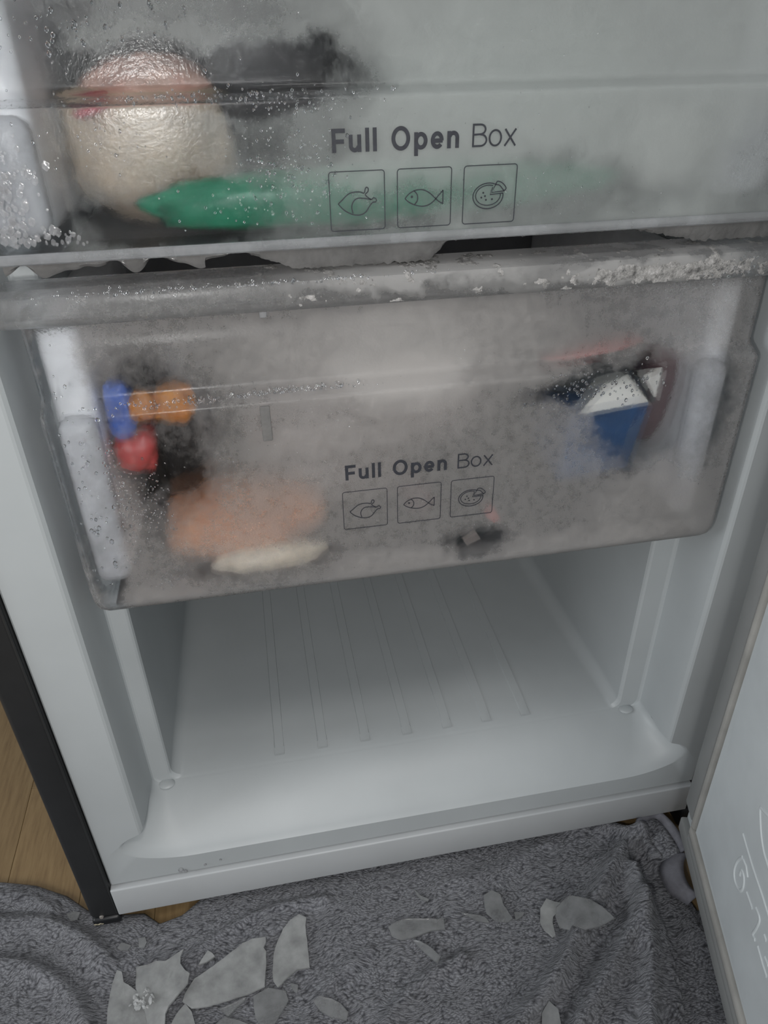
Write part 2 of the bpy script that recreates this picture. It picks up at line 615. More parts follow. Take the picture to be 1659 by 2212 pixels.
# ------------------------------------------------------------------ the freezer cabinet
fz = thing('freezer', 'white lined freezer cabinet with dark grey side, open door and one empty bay', 'freezer', (0.3, 0.2, 0.016))


def rloop(y, x0, x1, z0, z1, rb, fl=0.0, n=12, nb=16):
    """rectangle in the xz plane at depth y; rounded bottom corners that may flare outwards by fl"""
    P = []
    rs = 0.05 if rb < 0.003 else rb
    P.append((x0, y, z1))
    for k in range(8):
        P.append((x0, y, z1 + (z0 + rs - z1) * (k + 1) / 9))

    def bz(t):
        if rb < 0.003:
            return Vector((0.0, 0.05 * (1 - 2 * t))) if t < 0.5 else Vector((0.05 * (2 * t - 1), 0.0))
        a = Vector((0.0, rb)), Vector((-fl * 1.75, rb * (0.45 + (0.1 if fl else 0)))), Vector((0.45 * rb - fl * 0.6, 0.0)), Vector((rb, 0.0))
        return a[0] * (1 - t) ** 3 + a[1] * 3 * t * (1 - t) ** 2 + a[2] * 3 * t * t * (1 - t) + a[3] * t ** 3
    for k in range(n + 1):
        q = bz(k / n)
        P.append((x0 + q.x, y, z0 + q.y))
    for k in range(1, nb):
        P.append((x0 + rs + (x1 - x0 - 2 * rs) * k / nb, y, z0))
    for k in range(n + 1):
        q = bz(1 - k / n)
        P.append((x1 - q.x, y, z0 + q.y))
    for k in range(8):
        P.append((x1, y, z0 + rs + (z1 - z0 - rs) * (k + 1) / 9))
    P.append((x1, y, z1))
    return P


ZT = 0.80
loops = [
    rloop(0.30, 0.0375, 0.5575, 0.0675, 0.84, 0.001),
    rloop(0.0015, 0.0375, 0.5575, 0.0675, 0.84, 0.001),
    rloop(0.0, 0.039, 0.556, 0.069, 0.8385, 0.001),
    rloop(0.0, 0.0715, 0.5235, 0.0893, ZT + 0.004, 0.038, 0.026),
    rloop(0.0008, 0.0730, 0.5220, 0.0900, ZT + 0.002, 0.038, 0.025),
    rloop(0.0030, 0.0748, 0.5202, 0.0930, ZT, 0.037, 0.023),
    rloop(0.007, 0.0755, 0.5195, 0.0975, ZT, 0.033, 0.0185),
    rloop(0.013, 0.0760, 0.5190, 0.1032, ZT, 0.026, 0.0135),
    rloop(0.021, 0.0768, 0.5188, 0.1096, ZT, 0.021, 0.008),
    rloop(0.030, 0.0775, 0.5186, 0.1155, ZT, 0.016, 0.003),
    rloop(0.040, 0.0782, 0.5184, 0.1203, ZT, 0.012),
    rloop(0.0478, 0.0788, 0.5180, 0.1233, ZT, 0.009),
    rloop(0.0492, 0.0796, 0.5172, 0.1237, ZT, 0.008),
    rloop(0.0500, 0.0812, 0.5156, 0.1239, ZT, 0.008),
    rloop(0.0506, 0.0915, 0.5000, 0.1241, ZT, 0.008),
    rloop(0.0516, 0.0930, 0.4985, 0.1244, ZT, 0.009),
    rloop(0.0535, 0.0940, 0.4976, 0.1250, ZT, 0.010),
    rloop(0.065, 0.0944, 0.4972, 0.1269, ZT, 0.010),
    rloop(0.080, 0.0948, 0.4968, 0.1279, ZT, 0.011),
    rloop(0.12, 0.0960, 0.4955, 0.1285, ZT, 0.012),
    rloop(0.20, 0.0980, 0.4935, 0.1300, ZT, 0.014),
    rloop(0.40, 0.1030, 0.4885, 0.1340, ZT, 0.016),
]
V, F = loft(loops, False, True)
liner = mesh('inner_liner', V, F, M['liner'], fz, 22)
box('liner_ceiling', (0.0375, 0.002, ZT), (0.5575, 0.42, ZT + 0.02), M['liner'], fz)
# raised ribs moulded into the bay floor
for xr in (0.186, 0.224, 0.262, 0.300, 0.337, 0.374, 0.411):
    y0, y1 = 0.058, 0.39
    rb = []
    for (yy, hh, ww) in ((y0 - 0.002, -0.0012, 0.0035), (y0 + 0.006, -0.0002, 0.0040), (y0 + 0.02, 0.0007, 0.0040), (y0 + 0.05, 0.0011, 0.0042), (y1, 0.0016, 0.0042)):
        zf = 0.1275 + max(0.0, (yy - 0.05)) * 0.0185
        rb.append([(xr - ww - 0.0012, yy, zf - 0.001), (xr - ww, yy, zf + hh), (xr + ww - 0.0006, yy, zf + hh), (xr + ww, yy, zf - 0.001)])
    V, F = loft(rb, True, True)
    mesh('floor_rib', V, F, M['liner'], liner, 30)
# small fixing bosses where the guides meet the floor
for (bx, by) in ((0.0895, 0.047), (0.5045, 0.047)):
    bm = bmesh.new()
    bmesh.ops.create_uvsphere(bm, u_segments=16, v_segments=8, radius=0.0062)
    for v in bm.verts:
        v.co = Vector((v.co.x * 1.1 + bx, v.co.y * 0.9 + by, v.co.z * 0.34 + 0.1238))
    bm_obj('guide_foot', bm, M['liner'], liner, 60)
box('kick_plate', (0.0365, -0.0030, 0.029), (0.5575, 0.03, 0.0645), M['kick'], fz, 0.0014, 3)
for (a, b) in ((0.0130, 0.0368), (0.5582, 0.582)):
    box('side_panel', (a, -0.001, 0.026), (b, 0.60, 0.95), M['dark'], fz, 0.004, 3)
V, F = tube_geo([(0.0352, -0.0012, 0.03), (0.0352, -0.0012, 0.90)], 0.0009, 6)
mesh('edge_bead', V, F, M['dark'], fz, 60)
box('back_panel', (0.036, 0.58, 0.03), (0.559, 0.60, 0.95), M['dark'], fz)
box('underside', (0.038, 0.032, 0.030), (0.557, 0.58, 0.066), M['black'], fz)
ft = box('foot', (0.0135, -0.0025, 0.0165), (0.037, 0.035, 0.0262), M['black'], fz, 0.003, 3)
sv = []
for (sx, sz, rr) in ((0.0160, 0.0212, 0.0011), (0.0182, 0.0206, 0.0010), (0.0200, 0.0212, 0.0009), (0.0214, 0.0204, 0.0008)):
    bm = bmesh.new()
    bmesh.ops.create_icosphere(bm, subdivisions=1, radius=rr)
    vs = [Vector((v.co.x * 1.6 + sx, v.co.y * 0.3 - 0.0026, v.co.z + sz)) for v in bm.verts]
    fs = [tuple(v.index for v in f.verts) for f in bm.faces]
    sv.append((vs, fs))
    bm.free()
V, F = join_geo(sv)
mesh('scuff', V, F, M['scuff'], ft, 60, label='pale worn scuff')
bm = bmesh.new()
bmesh.ops.create_cone(bm, cap_ends=True, segments=14, radius1=0.0019, radius2=0.0015, depth=0.0012)
bmesh.ops.rotate(bm, verts=bm.verts, matrix=Matrix.Rotation(math.radians(90), 3, 'X'))
bmesh.ops.translate(bm, verts=bm.verts, vec=(0.0222, -0.0015, 0.0285))
bm_obj('screw', bm, M['steel'], fz, 40, label='small grey screw head')
box('foot', (0.555, -0.002, 0.0005), (0.578, 0.03, 0.0262), M['black'], fz, 0.003, 2)
for xx in (0.16, 0.44):
    bm = bmesh.new()
    bmesh.ops.create_cone(bm, cap_ends=True, segments=18, radius1=0.016, radius2=0.014, depth=0.031)
    bmesh.ops.translate(bm, verts=bm.verts, vec=(xx, 0.50, 0.0155))
    bm_obj('rear_foot', bm, M['black'], fz, 40)
# bits of melt water running off the front lip
for (px_, pz_, rr) in ((0.095, 0.073, 0.0022), (0.0985, 0.0705, 0.0016), (0.115, 0.0745, 0.0012), (0.128, 0.0775, 0.0010)):
    bm = bmesh.new()
    bmesh.ops.create_icosphere(bm, subdivisions=2, radius=rr)
    for v in bm.verts:
        v.co = Vector((v.co.x + px_, v.co.y * 0.45 - 0.0008, v.co.z * 1.3 + pz_))
    bm_obj('melt_drop', bm, M['bubble'], fz, 60)

# ---- the open door
DA = Vector((0.5341, -0.025, 0.0411))
DU = Vector((-0.2954, -0.9554, 0.0))
DW = Vector((-0.0246, 0.0, 0.9997))
DN = Vector((-0.9551, 0.2953, -0.0235))


def dpt(s, t, n):
    return DA + DU * s + DW * t + DN * n


door = bpy.data.objects.new('door', None)
door.location = DA
door.empty_display_size = 0.02
COL.objects.link(door)
door.parent = fz
door.matrix_parent_inverse = Matrix.Translation(fz.location).inverted()


def dbox(name, lo, hi, mat, bev=0.0, **props):
    bm = box_bm(lo, hi, bev)
    for v in bm.verts:
        v.co = dpt(*v.co)
    bmesh.ops.recalc_face_normals(bm, faces=bm.faces)
    me = bpy.data.meshes.new(name)
    bm.to_mesh(me)
    bm.free()
    me.materials.append(mat)
    o = bpy.data.objects.new(name, me)
    COL.objects.link(o)
    o.parent = door
    o.matrix_parent_inverse = Matrix.Translation(DA).inverted()
    for k, v in props.items():
        o[k] = v
    if bev:
        for p in me.polygons:
            p.use_smooth = True
        me.set_sharp_from_angle(angle=math.radians(35))
    return o


DLEN, DHT = 0.53, 0.75
dbox('outer_skin', (-0.006, -0.008, -0.060), (DLEN + 0.006, DHT + 0.008, -0.014), M['dark'], 0.004)
dbox('inner_frame', (-0.002, -0.003, -0.016), (DLEN, DHT, -0.006), M['door'], 0.002)
# bellows gasket: a flat face strip and a raised pale lip, four sides each
for (lo, hi) in (((0.0, 0.038), (0.021, DHT)), ((DLEN - 0.021, 0.038), (DLEN, DHT)), ((0.0, 0.0), (DLEN, 0.0155)), ((0.0, DHT - 0.02), (DLEN, DHT))):
    dbox('gasket', (lo[0], lo[1], -0.007), (hi[0], hi[1], 0.0), M['gasket'], 0.0018)
for (lo, hi) in (((0.0225, 0.037), (0.030, DHT - 0.03)), ((0.0225, 0.0165), (DLEN - 0.02, 0.0255)), ((0.0225, 0.0265), (DLEN - 0.02, 0.0365))):
    dbox('gasket_lip', (lo[0], lo[1], -0.007), (hi[0], hi[1], 0.0012), M['gasket_lip'] if lo[1] > 0.02 else M['gasket'], 0.003)
# inner liner of the door: bevelled tray
dl = []
for (ins, n_) in ((0.0, -0.006), (0.0008, -0.0012), (0.014, -0.0004), (0.016, 0.0026), (0.019, 0.0030)):
    s0, s1, t0, t1 = 0.0315 + ins, DLEN - 0.0315 - ins, 0.0385 + ins, DHT - 0.035 - ins
    dl.append([dpt(s0, t0, n_), dpt(s1, t0, n_), dpt(s1, t1, n_), dpt(s0, t1, n_)])
V, F = loft(dl, False, True)
o = mesh('door_liner', V, F, M['door'], None, 20)
o.parent = door
o.matrix_parent_inverse = Matrix.Translation(DA).inverted()
EMB = [
    [(0.1039, 0.1435), (0.126, 0.1419), (0.1453, 0.1423), (0.1585, 0.1418), (0.18, 0.1416)],
    [(0.1128, 0.1304), (0.1088, 0.1196), (0.1091, 0.1088), (0.1149, 0.1042), (0.1228, 0.1072), (0.1256, 0.1149), (0.1223, 0.1222), (0.1171, 0.1219), (0.117, 0.1162)],
    [(0.1149, 0.1305), (0.1204, 0.1317), (0.126, 0.1284)],
    [(0.1312, 0.1189), (0.1426, 0.12)],
    [(0.1459, 0.1261), (0.1532, 0.1267), (0.1539, 0.1168), (0.153, 0.1076), (0.1572, 0.1087)],
    [(0.1632, 0.126), (0.1667, 0.1262)],
    [(0.1151, 0.1861), (0.112, 0.1827), (0.1221, 0.1718), (0.1317, 0.1665), (0.1406, 0.1656), (0.16, 0.165)],
    [(0.1151, 0.1861), (0.1221, 0.1903), (0.135, 0.195)],
    [(0.1621, 0.1098), (0.1732, 0.109), (0.1802, 0.1094)],
    [(0.1717, 0.1158), (0.1771, 0.1172)],
]
for st in EMB:
    pts = [dpt(q[0], q[1], 0.0028) for q in (spline([(a, b, 0) for a, b in st], 5) if len(st) > 3 else [Vector((a, b, 0)) for a, b in st])]
    V, F = tube_geo(pts, 0.0015, 8, 0.55, DN)
    o = mesh('embossed_mark', V, F, M['door'], None, 60)
    o.parent = door
    o.matrix_parent_inverse = Matrix.Translation(DA).inverted()


# ------------------------------------------------------------------ freezer drawers
XL, XR = 0.0868, 0.5092


def panel_geo(prof, x0, x1, rc, back, inset):
    """prof = [(z, y)], swept along the front and wrapped round both ends"""
    loops = []
    for i, (z, y) in enumerate(prof):
        ins = inset(i)
        a, b = x0 + ins, x1 - ins
        P = [(a, y + back, z)]
        for k in range(7):
            th = math.pi / 2 * k / 6
            P.append((a + rc - rc * math.cos(th), y + rc - rc * math.sin(th), z))
        for k in range(1, 24):
            P.append((a + rc + (b - a - 2 * rc) * k / 24, y, z))
        for k in range(7):
            th = math.pi / 2 * (1 - k / 6)
            P.append((b - rc + rc * math.cos(th), y + rc - rc * math.sin(th), z))
        P.append((b, y + back, z))
        loops.append(P)
    n = len(loops[0])
    V = [p for l in loops for p in l]
    F = [(i * n + k, i * n + k + 1, (i + 1) * n + k + 1, (i + 1) * n + k) for i in range(len(loops) - 1) for k in range(n - 1)]
    return V, F


def stroke_geo(pts2, y, wdt, closed=False, th=0.00015):
    """a printed line in the xz plane: flat ribbon with a hair of thickness"""
    P = [Vector((a, 0, b)) for a, b in pts2]
    n = len(P)
    V, F = [], []
    for i in range(n):
        if closed:
            t = (P[(i + 1) % n] - P[i - 1])
        else:
            t = P[min(i + 1, n - 1)] - P[max(i - 1, 0)]
        t.normalize()
        a = Vector((-t.z, 0, t.x)) * wdt / 2
        for q, yy in ((P[i] + a, y - th), (P[i] - a, y - th), (P[i] - a, y), (P[i] + a, y)):
            V.append((q.x, yy, q.z))
    m = n if closed else n - 1
    for i in range(m):
        j = (i + 1) % n
        for k in range(4):
            F.append((i * 4 + k, i * 4 + (k + 1) % 4, j * 4 + (k + 1) % 4, j * 4 + k))
    if not closed:
        F.append((3, 2, 1, 0))
        F.append(tuple((n - 1) * 4 + k for k in range(4)))
    return V, F


def sp2(pts, n=4):
    return [(q.x, q.y) for q in spline([(a, b, 0) for a, b in pts], n)]


CH = [(0.2505, 0.4045), (0.2525, 0.4061), (0.2552, 0.4084), (0.2578, 0.4094), (0.2616, 0.4094), (0.2636, 0.4088), (0.2643, 0.4108), (0.2650, 0.4114), (0.2658, 0.4107), (0.2655, 0.4093), (0.2642, 0.4080), (0.2671, 0.4058), (0.2684, 0.4066), (0.2697, 0.4057), (0.2694, 0.4046), (0.2677, 0.4043), (0.266, 0.4024), (0.264, 0.3999), (0.2613, 0.3989), (0.2578, 0.3992), (0.2542, 0.4009), (0.252, 0.4027), (0.2505, 0.4045)]
LEG = [(0.2671, 0.4057), (0.2642, 0.4063), (0.2603, 0.4066), (0.258, 0.405), (0.2572, 0.4024), (0.2578, 0.3997)]
FISH = [(0.2844, 0.4053), (0.2864, 0.4074), (0.2897, 0.4089), (0.2936, 0.409), (0.297, 0.4074), (0.2996, 0.4052), (0.3017, 0.4034), (0.304, 0.4021)]
FISH2 = [(0.304, 0.4021), (0.304, 0.4084)]
FISH3 = [(0.304, 0.4084), (0.3016, 0.4060), (0.2997, 0.4040), (0.297, 0.4021), (0.2937, 0.4014), (0.2897, 0.4021), (0.2864, 0.4036), (0.2844, 0.4053)]
GILL = [(0.2890, 0.4088), (0.2907, 0.4067), (0.2907, 0.4041), (0.2893, 0.4024)]


def ell(cx, cz, rx, rz, a0=0, a1=360, n=28):
    return [(cx + rx * math.cos(math.radians(a0 + (a1 - a0) * k / n)), cz + rz * math.sin(math.radians(a0 + (a1 - a0) * k / n))) for k in range(n + 1)]


def arc(cx, cz, rx, rz, a0, a1, n=14):
    return ell(cx, cz, rx, rz, a0, a1, n)


def word(name, glyphs, x0, zb, y, parent):
    """lettering as flat printed strokes; glyphs = [(letter, advance origin, stroke width)], cap height 10.1 mm"""
    parts = []
    cap, xh = 0.0101, 0.0074
    for ch, x, wd in glyphs:
        h = wd / 2
        x = x0 + x * (1.03 if wd > 0.001 else 1.0)
        L = []
        if ch == 'F':
            L = [[(x + h, zb), (x + h, zb + cap)], [(x + h, zb + cap - h), (x + 0.0064, zb + cap - h)], [(x + h, zb + 0.0056 - h), (x + 0.0058, zb + 0.0056 - h)]]
        elif ch == 'l':
            L = [[(x + h, zb), (x + h, zb + cap)]]
        elif ch == 'u':
            W_ = 0.0060
            L = [[(x + h, zb + xh), (x + h, zb + 0.0027)] + arc(x + 0.0028, zb + 0.0027, 0.0028 - h, 0.0027 - h + 0.0001, 180, 330, 9), [(x + W_ - h, zb + xh), (x + W_ - h, zb)],
                 [(x + 0.0042, zb + 0.0014 + h * 0.3), (x + W_ - h, zb + 0.0026)]]
        elif ch == 'O':
            L = [arc(x + 0.0046, zb + cap / 2, 0.0046 - h, cap / 2 + 0.0002 - h, 0, 360, 30)]
        elif ch in 'oe':
            if ch == 'o':
                L = [arc(x + 0.0034, zb + xh / 2, 0.0034 - h, xh / 2 + 0.0001 - h, 0, 360, 26)]
            else:
                L = [arc(x + 0.0032, zb + xh / 2, 0.0032 - h, xh / 2 + 0.0001 - h, -4, 322, 24), [(x + h, zb + xh / 2 - 0.0002), (x + 0.0064 - h * 0.5, zb + xh / 2 - 0.0002)]]
        elif ch == 'p':
            L = [[(x + h, zb - 0.0028), (x + h, zb + xh)], arc(x + 0.0033, zb + xh / 2, 0.0033 - h, xh / 2 + 0.0001 - h, 0, 360, 24)]
        elif ch == 'n':
            L = [[(x + h, zb), (x + h, zb + xh)], arc(x + 0.0031, zb + xh - 0.0029, 0.0029 - h, 0.0030 - h, 165, 0, 10) + [(x + 0.0060 - h, zb + xh - 0.0029), (x + 0.0060 - h, zb)]]
        elif ch == 'B':
            L = [[(x + h, zb), (x + h, zb + cap)],
                 [(x + h, zb + cap - h), (x + 0.0040, zb + cap - h)] + arc(x + 0.0040, zb + 0.0078 - h * 0.5, 0.0025, 0.0023 - h * 0.5, 90, -90, 10) + [(x + h, zb + 0.0054)],
                 [(x + 0.0040, zb + 0.0054)] + arc(x + 0.0042, zb + 0.0027 + h * 0.5, 0.0030, 0.0027 - h * 0.5, 90, -90, 10) + [(x + h, zb + h)]]
        elif ch == 'x':
            L = [[(x + h, zb), (x + 0.0064 - h, zb + xh)], [(x + h, zb + xh), (x + 0.0064 - h, zb)]]
        for q in L:
            d = [q[0]]
            for r in q[1:]:
                if (r[0] - d[-1][0]) ** 2 + (r[1] - d[-1][1]) ** 2 > 1e-10:
                    d.append(r)
            cl = abs(d[0][0] - d[-1][0]) + abs(d[0][1] - d[-1][1]) < 1e-5
            parts.append(stroke_geo(d[:-1] if cl else d, y - 0.00002 * (len(parts) % 7), wd, cl))
    V, F = join_geo(parts)
    return mesh(name, V, F, M['print'], parent)


def print_front(panel, dz, y=-0.0004):
    zb = 0.4270 + dz
    wb = 0.00185
    word('lettering', [('F', 0, wb), ('u', 0.0079, wb), ('l', 0.0157, wb), ('l', 0.0193, wb), ('O', 0.0281, wb), ('p', 0.0390, wb), ('e', 0.0470, wb), ('n', 0.0550, wb)], 0.2488, zb, y, panel)
    word('lettering', [('B', 0, 0.00085), ('o', 0.0083, 0.00085), ('x', 0.0162, 0.00085)], 0.3182, zb, y, panel)
    for (a, b) in ((0.2464, 0.2740), (0.2805, 0.3082), (0.3147, 0.3424)):
        z0, z1, r = 0.3918 + dz, 0.4188 + dz, 0.0014
        P = []
        for (cx, cz, a0) in ((b - r, z1 - r, 0), (a + r, z1 - r, 90), (a + r, z0 + r, 180), (b - r, z0 + r, 270)):
            for k in range(5):
                th = math.radians(a0 + 90 * k / 4)
                P.append((cx + r * math.cos(th), cz + r * math.sin(th)))
        V, F = stroke_geo(P, y, 0.00042, True)
        mesh('icon_frame', V, F, M['print'], panel)
    sh = lambda L: [(a, b + dz) for a, b in L]
    wd = 0.00052
    V, F = join_geo([stroke_geo(sh(sp2(CH, 3)), y, wd), stroke_geo(sh(sp2(LEG, 4)), y, wd)])
    mesh('poultry_icon', V, F, M['print'], panel)
    V, F = join_geo([stroke_geo(sh(sp2(FISH)), y, wd), stroke_geo(sh(FISH2), y, wd), stroke_geo(sh(sp2(FISH3)), y, wd), stroke_geo(sh(sp2(GILL)), y, wd),
                     stroke_geo(sh(ell(0.2879, 0.4060, 0.0004, 0.0004, n=8)), y, 0.0005)])
    mesh('fish_icon', V, F, M['print'], panel)
    cx, cz = 0.3278, 0.4046
    V, F = join_geo([
        stroke_geo(sh(ell(cx, cz, 0.0080, 0.0060, 62, 372)), y, wd),
        stroke_geo(sh(ell(cx, cz + 0.0003, 0.0066, 0.0047, 68, 366)), y, wd * 0.9),
        stroke_geo(sh([(0.3301, 0.4086), (0.3288, 0.4052), (0.3356, 0.4056)]), y, wd),
        stroke_geo(sh(sp2([(0.3316, 0.4098), (0.3325, 0.4112), (0.3350, 0.4104), (0.3372, 0.4080), (0.3362, 0.4066)])), y, wd),
        stroke_geo(sh(sp2([(0.3316, 0.4098), (0.3338, 0.4092), (0.3362, 0.4066)])), y, wd),
        stroke_geo(sh([(0.3316, 0.4098), (0.3296, 0.4062), (0.3362, 0.4066)]), y, wd),
    ] + [stroke_geo(sh(ell(qx, qz, 0.0003, 0.00025, n=6)), y, 0.0005) for qx, qz in ((0.3252, 0.4062), (0.3243, 0.4040), (0.3268, 0.4028), (0.3300, 0.4030), (0.3262, 0.4046))])
    mesh('pizza_icon', V, F, M['print'], panel)


def drops(name, spec, parent, seed, squash=0.5, zmin=0.0, xmin=0.0):
    """clouds of condensation beads on a panel: spec = [(x, z, sx, sz, y, count, rmin, rmax)]"""
    rnd = random.Random(seed)
    bm = bmesh.new()
    bmesh.ops.create_icosphere(bm, subdivisions=1, radius=1.0)
    bv = [v.co.copy() for v in bm.verts]
    bf = [tuple(v.index for v in f.verts) for f in bm.faces]
    bm.free()
    parts = []
    for (x, z, sx, sz, y, n, r0, r1) in spec:
        for _ in range(n):
            r = r0 + (r1 - r0) * rnd.random() ** 2.2
            cx, cz = rnd.gauss(x, sx), rnd.gauss(z, sz)
            k = 1 + rnd.random() * 0.5
            if cz - r * k < zmin or cx - r < xmin:
                continue
            parts.append(([Vector((v.x * r + cx, v.y * r * squash + y, v.z * r * k + cz)) for v in bv], bf))
    V, F = join_geo(parts)
    return mesh(name, V, F, M['water'], parent, 80, kind='stuff')


def crust(name, rows, x0, x1, nx, dens, mat, parent, seed, h=0.003, normal=(0, -0.6, 0.8)):
    """an uneven crust of frost grown on a strip; rows = [(y, z)] across the strip"""
    N = Vector(normal)
    G = []
    for j, (y, z) in enumerate(rows):
        for i in range(nx + 1):
            x = x0 + (x1 - x0) * i / nx
            t = j / (len(rows) - 1)
            d = dens(x, t) + 0.75 * noise.fractal(Vector((x * 95, t * 4.2, seed)), 0.8, 2.0, 5)
            hh = max(-0.4, min(1.0, d)) * h
            if d > 0:
                hh += 0.0005 * noise.noise(Vector((x * 900, t * 60, seed)))
            G.append((Vector((x, y, z)) + N * hh, d))
    V = [g[0] for g in G]
    F = []
    w_ = nx + 1
    for j in range(len(rows) - 1):
        for i in range(nx):
            q = (j * w_ + i, j * w_ + i + 1, (j + 1) * w_ + i + 1, (j + 1) * w_ + i)
            if max(G[k][1] for k in q) > -0.01:
                F.append(q)
    used = sorted({i for f in F for i in f})
    mp = {k: i for i, k in enumerate(used)}
    return mesh(name, [V[k] for k in used], [tuple(mp[i] for i in f) for f in F], mat, parent, 180)


def ragged(name, x0, x1, z, y, depth, mat, parent, n=160, thick=0.004, top=0.003):
    """a curtain of ice with a ragged lower edge hanging under a front"""
    V, F = [], []
    for i in range(n + 1):
        x = x0 + (x1 - x0) * i / n
        d = depth(x)
        for (zz, yy) in ((z + top, y), (z - d * 0.6, y - 0.0004), (z - d, y + thick * 0.35), (z - d * 0.6, y + thick), (z + top, y + thick)):
            V.append((x, yy, zz))
    for i in range(n):
        for k in range(5):
            F.append((i * 5 + k, i * 5 + (k + 1) % 5, (i + 1) * 5 + (k + 1) % 5, (i + 1) * 5 + k))
    F.append((4, 3, 2, 1, 0))
    F.append(tuple(n * 5 + k for k in range(5)))
    return mesh(name, V, F, mat, parent, 50)


# ---- lower drawer
dl_ = thing('freezer_box', 'lower frosted clear pull-out box above the empty bay, holding cartons and packs', 'freezer box', (0.298, 0.18, 0.3483), 'frosted freezer boxes')
prof = [(0.3487, 0.030), (0.3483, 0.008), (0.3492, 0.0028), (0.3520, 0.0008), (0.357, 0.0), (0.366, 0.0), (0.40, 0.0), (0.44, 0.0), (0.475, 0.0), (0.4795, 0.0), (0.4808, 0.0001),
        (0.4818, 0.0005), (0.4830, 0.0016), (0.4866, 0.0085), (0.4880, 0.0104), (0.4892, 0.0110), (0.4905, 0.0112), (0.493, 0.0112), (0.51, 0.0115), (0.5335, 0.0118)]
INS = [0.009, 0.008, 0.0045, 0.002, 0.0006] + [0.0] * 20
V, F = panel_geo(prof, XL, XR, 0.0055, 0.024, lambda i: INS[i])
fp = solidify(mesh('front_panel', V, F, M['front_low'], dl_, 50), 0.0024)
lp = [(0.5343, 0.012), (0.5338, -0.0055), (0.5350, -0.0075), (0.5375, -0.0084), (0.5465, -0.0082), (0.5484, -0.0072), (0.5493, -0.0045), (0.5493, 0.0265), (0.5465, 0.0280), (0.5440, 0.0265), (0.5440, 0.0135)]
V, F = loft([[(XL - 0.004 if s == 0 else XR + 0.004, y, z) for z, y in lp] if True else None for s in (0, 1)], True, True)
lipo = mesh('handle_lip', V, F, M['lip'], dl_, 40)
box('column_face', (0.0925, 0.0045, 0.3675), (0.1142, 0.022, 0.4780), M['column'], dl_, 0.0078, 4)
box('column_face', (0.4740, 0.0045, 0.3675), (0.4940, 0.022, 0.4780), M['column'], dl_, 0.0078, 4)
box('side_wall', (0.0915, 0.0145, 0.3665), (0.1142, 0.33, 0.5310), M['box'], dl_, 0.0085, 4)
box('side_wall', (0.4800, 0.0145, 0.3665), (0.4990, 0.33, 0.5310), M['box'], dl_, 0.0085, 4)
box('base', (0.100, 0.006, 0.3500), (0.494, 0.33, 0.3530), M['base'], dl_)
box('back_wall', (0.100, 0.327, 0.3535), (0.494, 0.330, 0.50), M['base'], dl_)
print_front(fp, 0.0)
box('centre_rib', (0.2085, 0.0105, 0.5255), (0.2125, 0.0125, 0.5335), M['rail'], dl_, 0.0008)
box('centre_rib', (0.2030, -0.0012, 0.4585), (0.2085, 0.0004, 0.4800), M['drip'], dl_, 0.0006)
crust('frost_crust', [(0.026 - 0.0008 * k, 0.5494) for k in range(39)] + [(-0.0052, 0.5492), (-0.0060, 0.5490), (-0.0068, 0.5486), (-0.0075, 0.5480), (-0.0080, 0.5473)] + [(-0.0086, 0.5466 - 0.00038 * k) for k in range(31)],
      0.20, 0.500, 1000,
      lambda x, t: -0.45 + (0.45 * math.exp(-((x - 0.295) / 0.045) ** 2) * math.exp(-((t - 0.25) / 0.22) ** 2)) + (1.15 * math.exp(-((x - 0.432) / 0.050) ** 4) * math.exp(-((t - 0.80) / 0.16) ** 2)),
      M['snow'], lipo, 3.0, 0.0012)
drops('water_droplets', [
    (0.165, 0.4850, 0.020, 0.0016, 0.004, 150, 0.0003, 0.0010), (0.225, 0.4855, 0.022, 0.0015, 0.0045, 170, 0.0003, 0.0010),
    (0.120, 0.425, 0.0035, 0.026, -0.0002, 190, 0.0003, 0.0010), (0.134, 0.42, 0.006, 0.015, -0.0002, 160, 0.0003, 0.0008),
    (0.103, 0.43, 0.005, 0.035, -0.0002, 70, 0.0005, 0.0015), (0.135, 0.37, 0.008, 0.006, -0.0002, 40, 0.0003, 0.0009),
    (0.40, 0.472, 0.022, 0.006, -0.0002, 150, 0.0004, 0.0012), (0.25, 0.46, 0.10, 0.03, -0.0002, 120, 0.0002, 0.0005),
    (0.30, 0.40, 0.10, 0.03, -0.0002, 90, 0.0002, 0.0004)], fp, 11, 0.5, 0.358, 0.089)
drops('water_droplets', [(0.16, 0.5488, 0.04, 0.0012, -0.0078, 90, 0.0003, 0.0009), (0.235, 0.5488, 0.03, 0.0008, -0.0078, 90, 0.0003, 0.0009), (0.475, 0.541, 0.012, 0.0035, -0.0088, 110, 0.0003, 0.0010)], lipo, 12)

# ---- upper drawer
du = thing('freezer_box', 'upper frosted clear pull-out box with ice along its lower edge', 'freezer box', (0.298, 0.18, 0.5628), 'frosted freezer boxes')
prof = [(0.5632, 0.030), (0.5628, 0.008), (0.5634, 0.0026), (0.5650, 0.0008), (0.569, 0.0), (0.574, 0.0), (0.59, 0.0), (0.61, 0.0), (0.6225, 0.0), (0.6258, 0.0), (0.6270, 0.0001),
        (0.6279, 0.0005), (0.6290, 0.0016), (0.6312, 0.0082), (0.6324, 0.0100), (0.6336, 0.0107), (0.6350, 0.0109), (0.638, 0.0109), (0.66, 0.0113), (0.74, 0.0125)]
V, F = panel_geo(prof, XL, XR, 0.0055, 0.024, lambda i: INS[i] * 0.7)
fu = solidify(mesh('front_panel', V, F, M['front_up'], du, 50), 0.0024)
V, F = loft([[(XL - 0.004 if s == 0 else XR + 0.004, y, z + 0.2070) for z, y in lp] for s in (0, 1)], True, True)
mesh('handle_lip', V, F, M['lip'], du, 40)
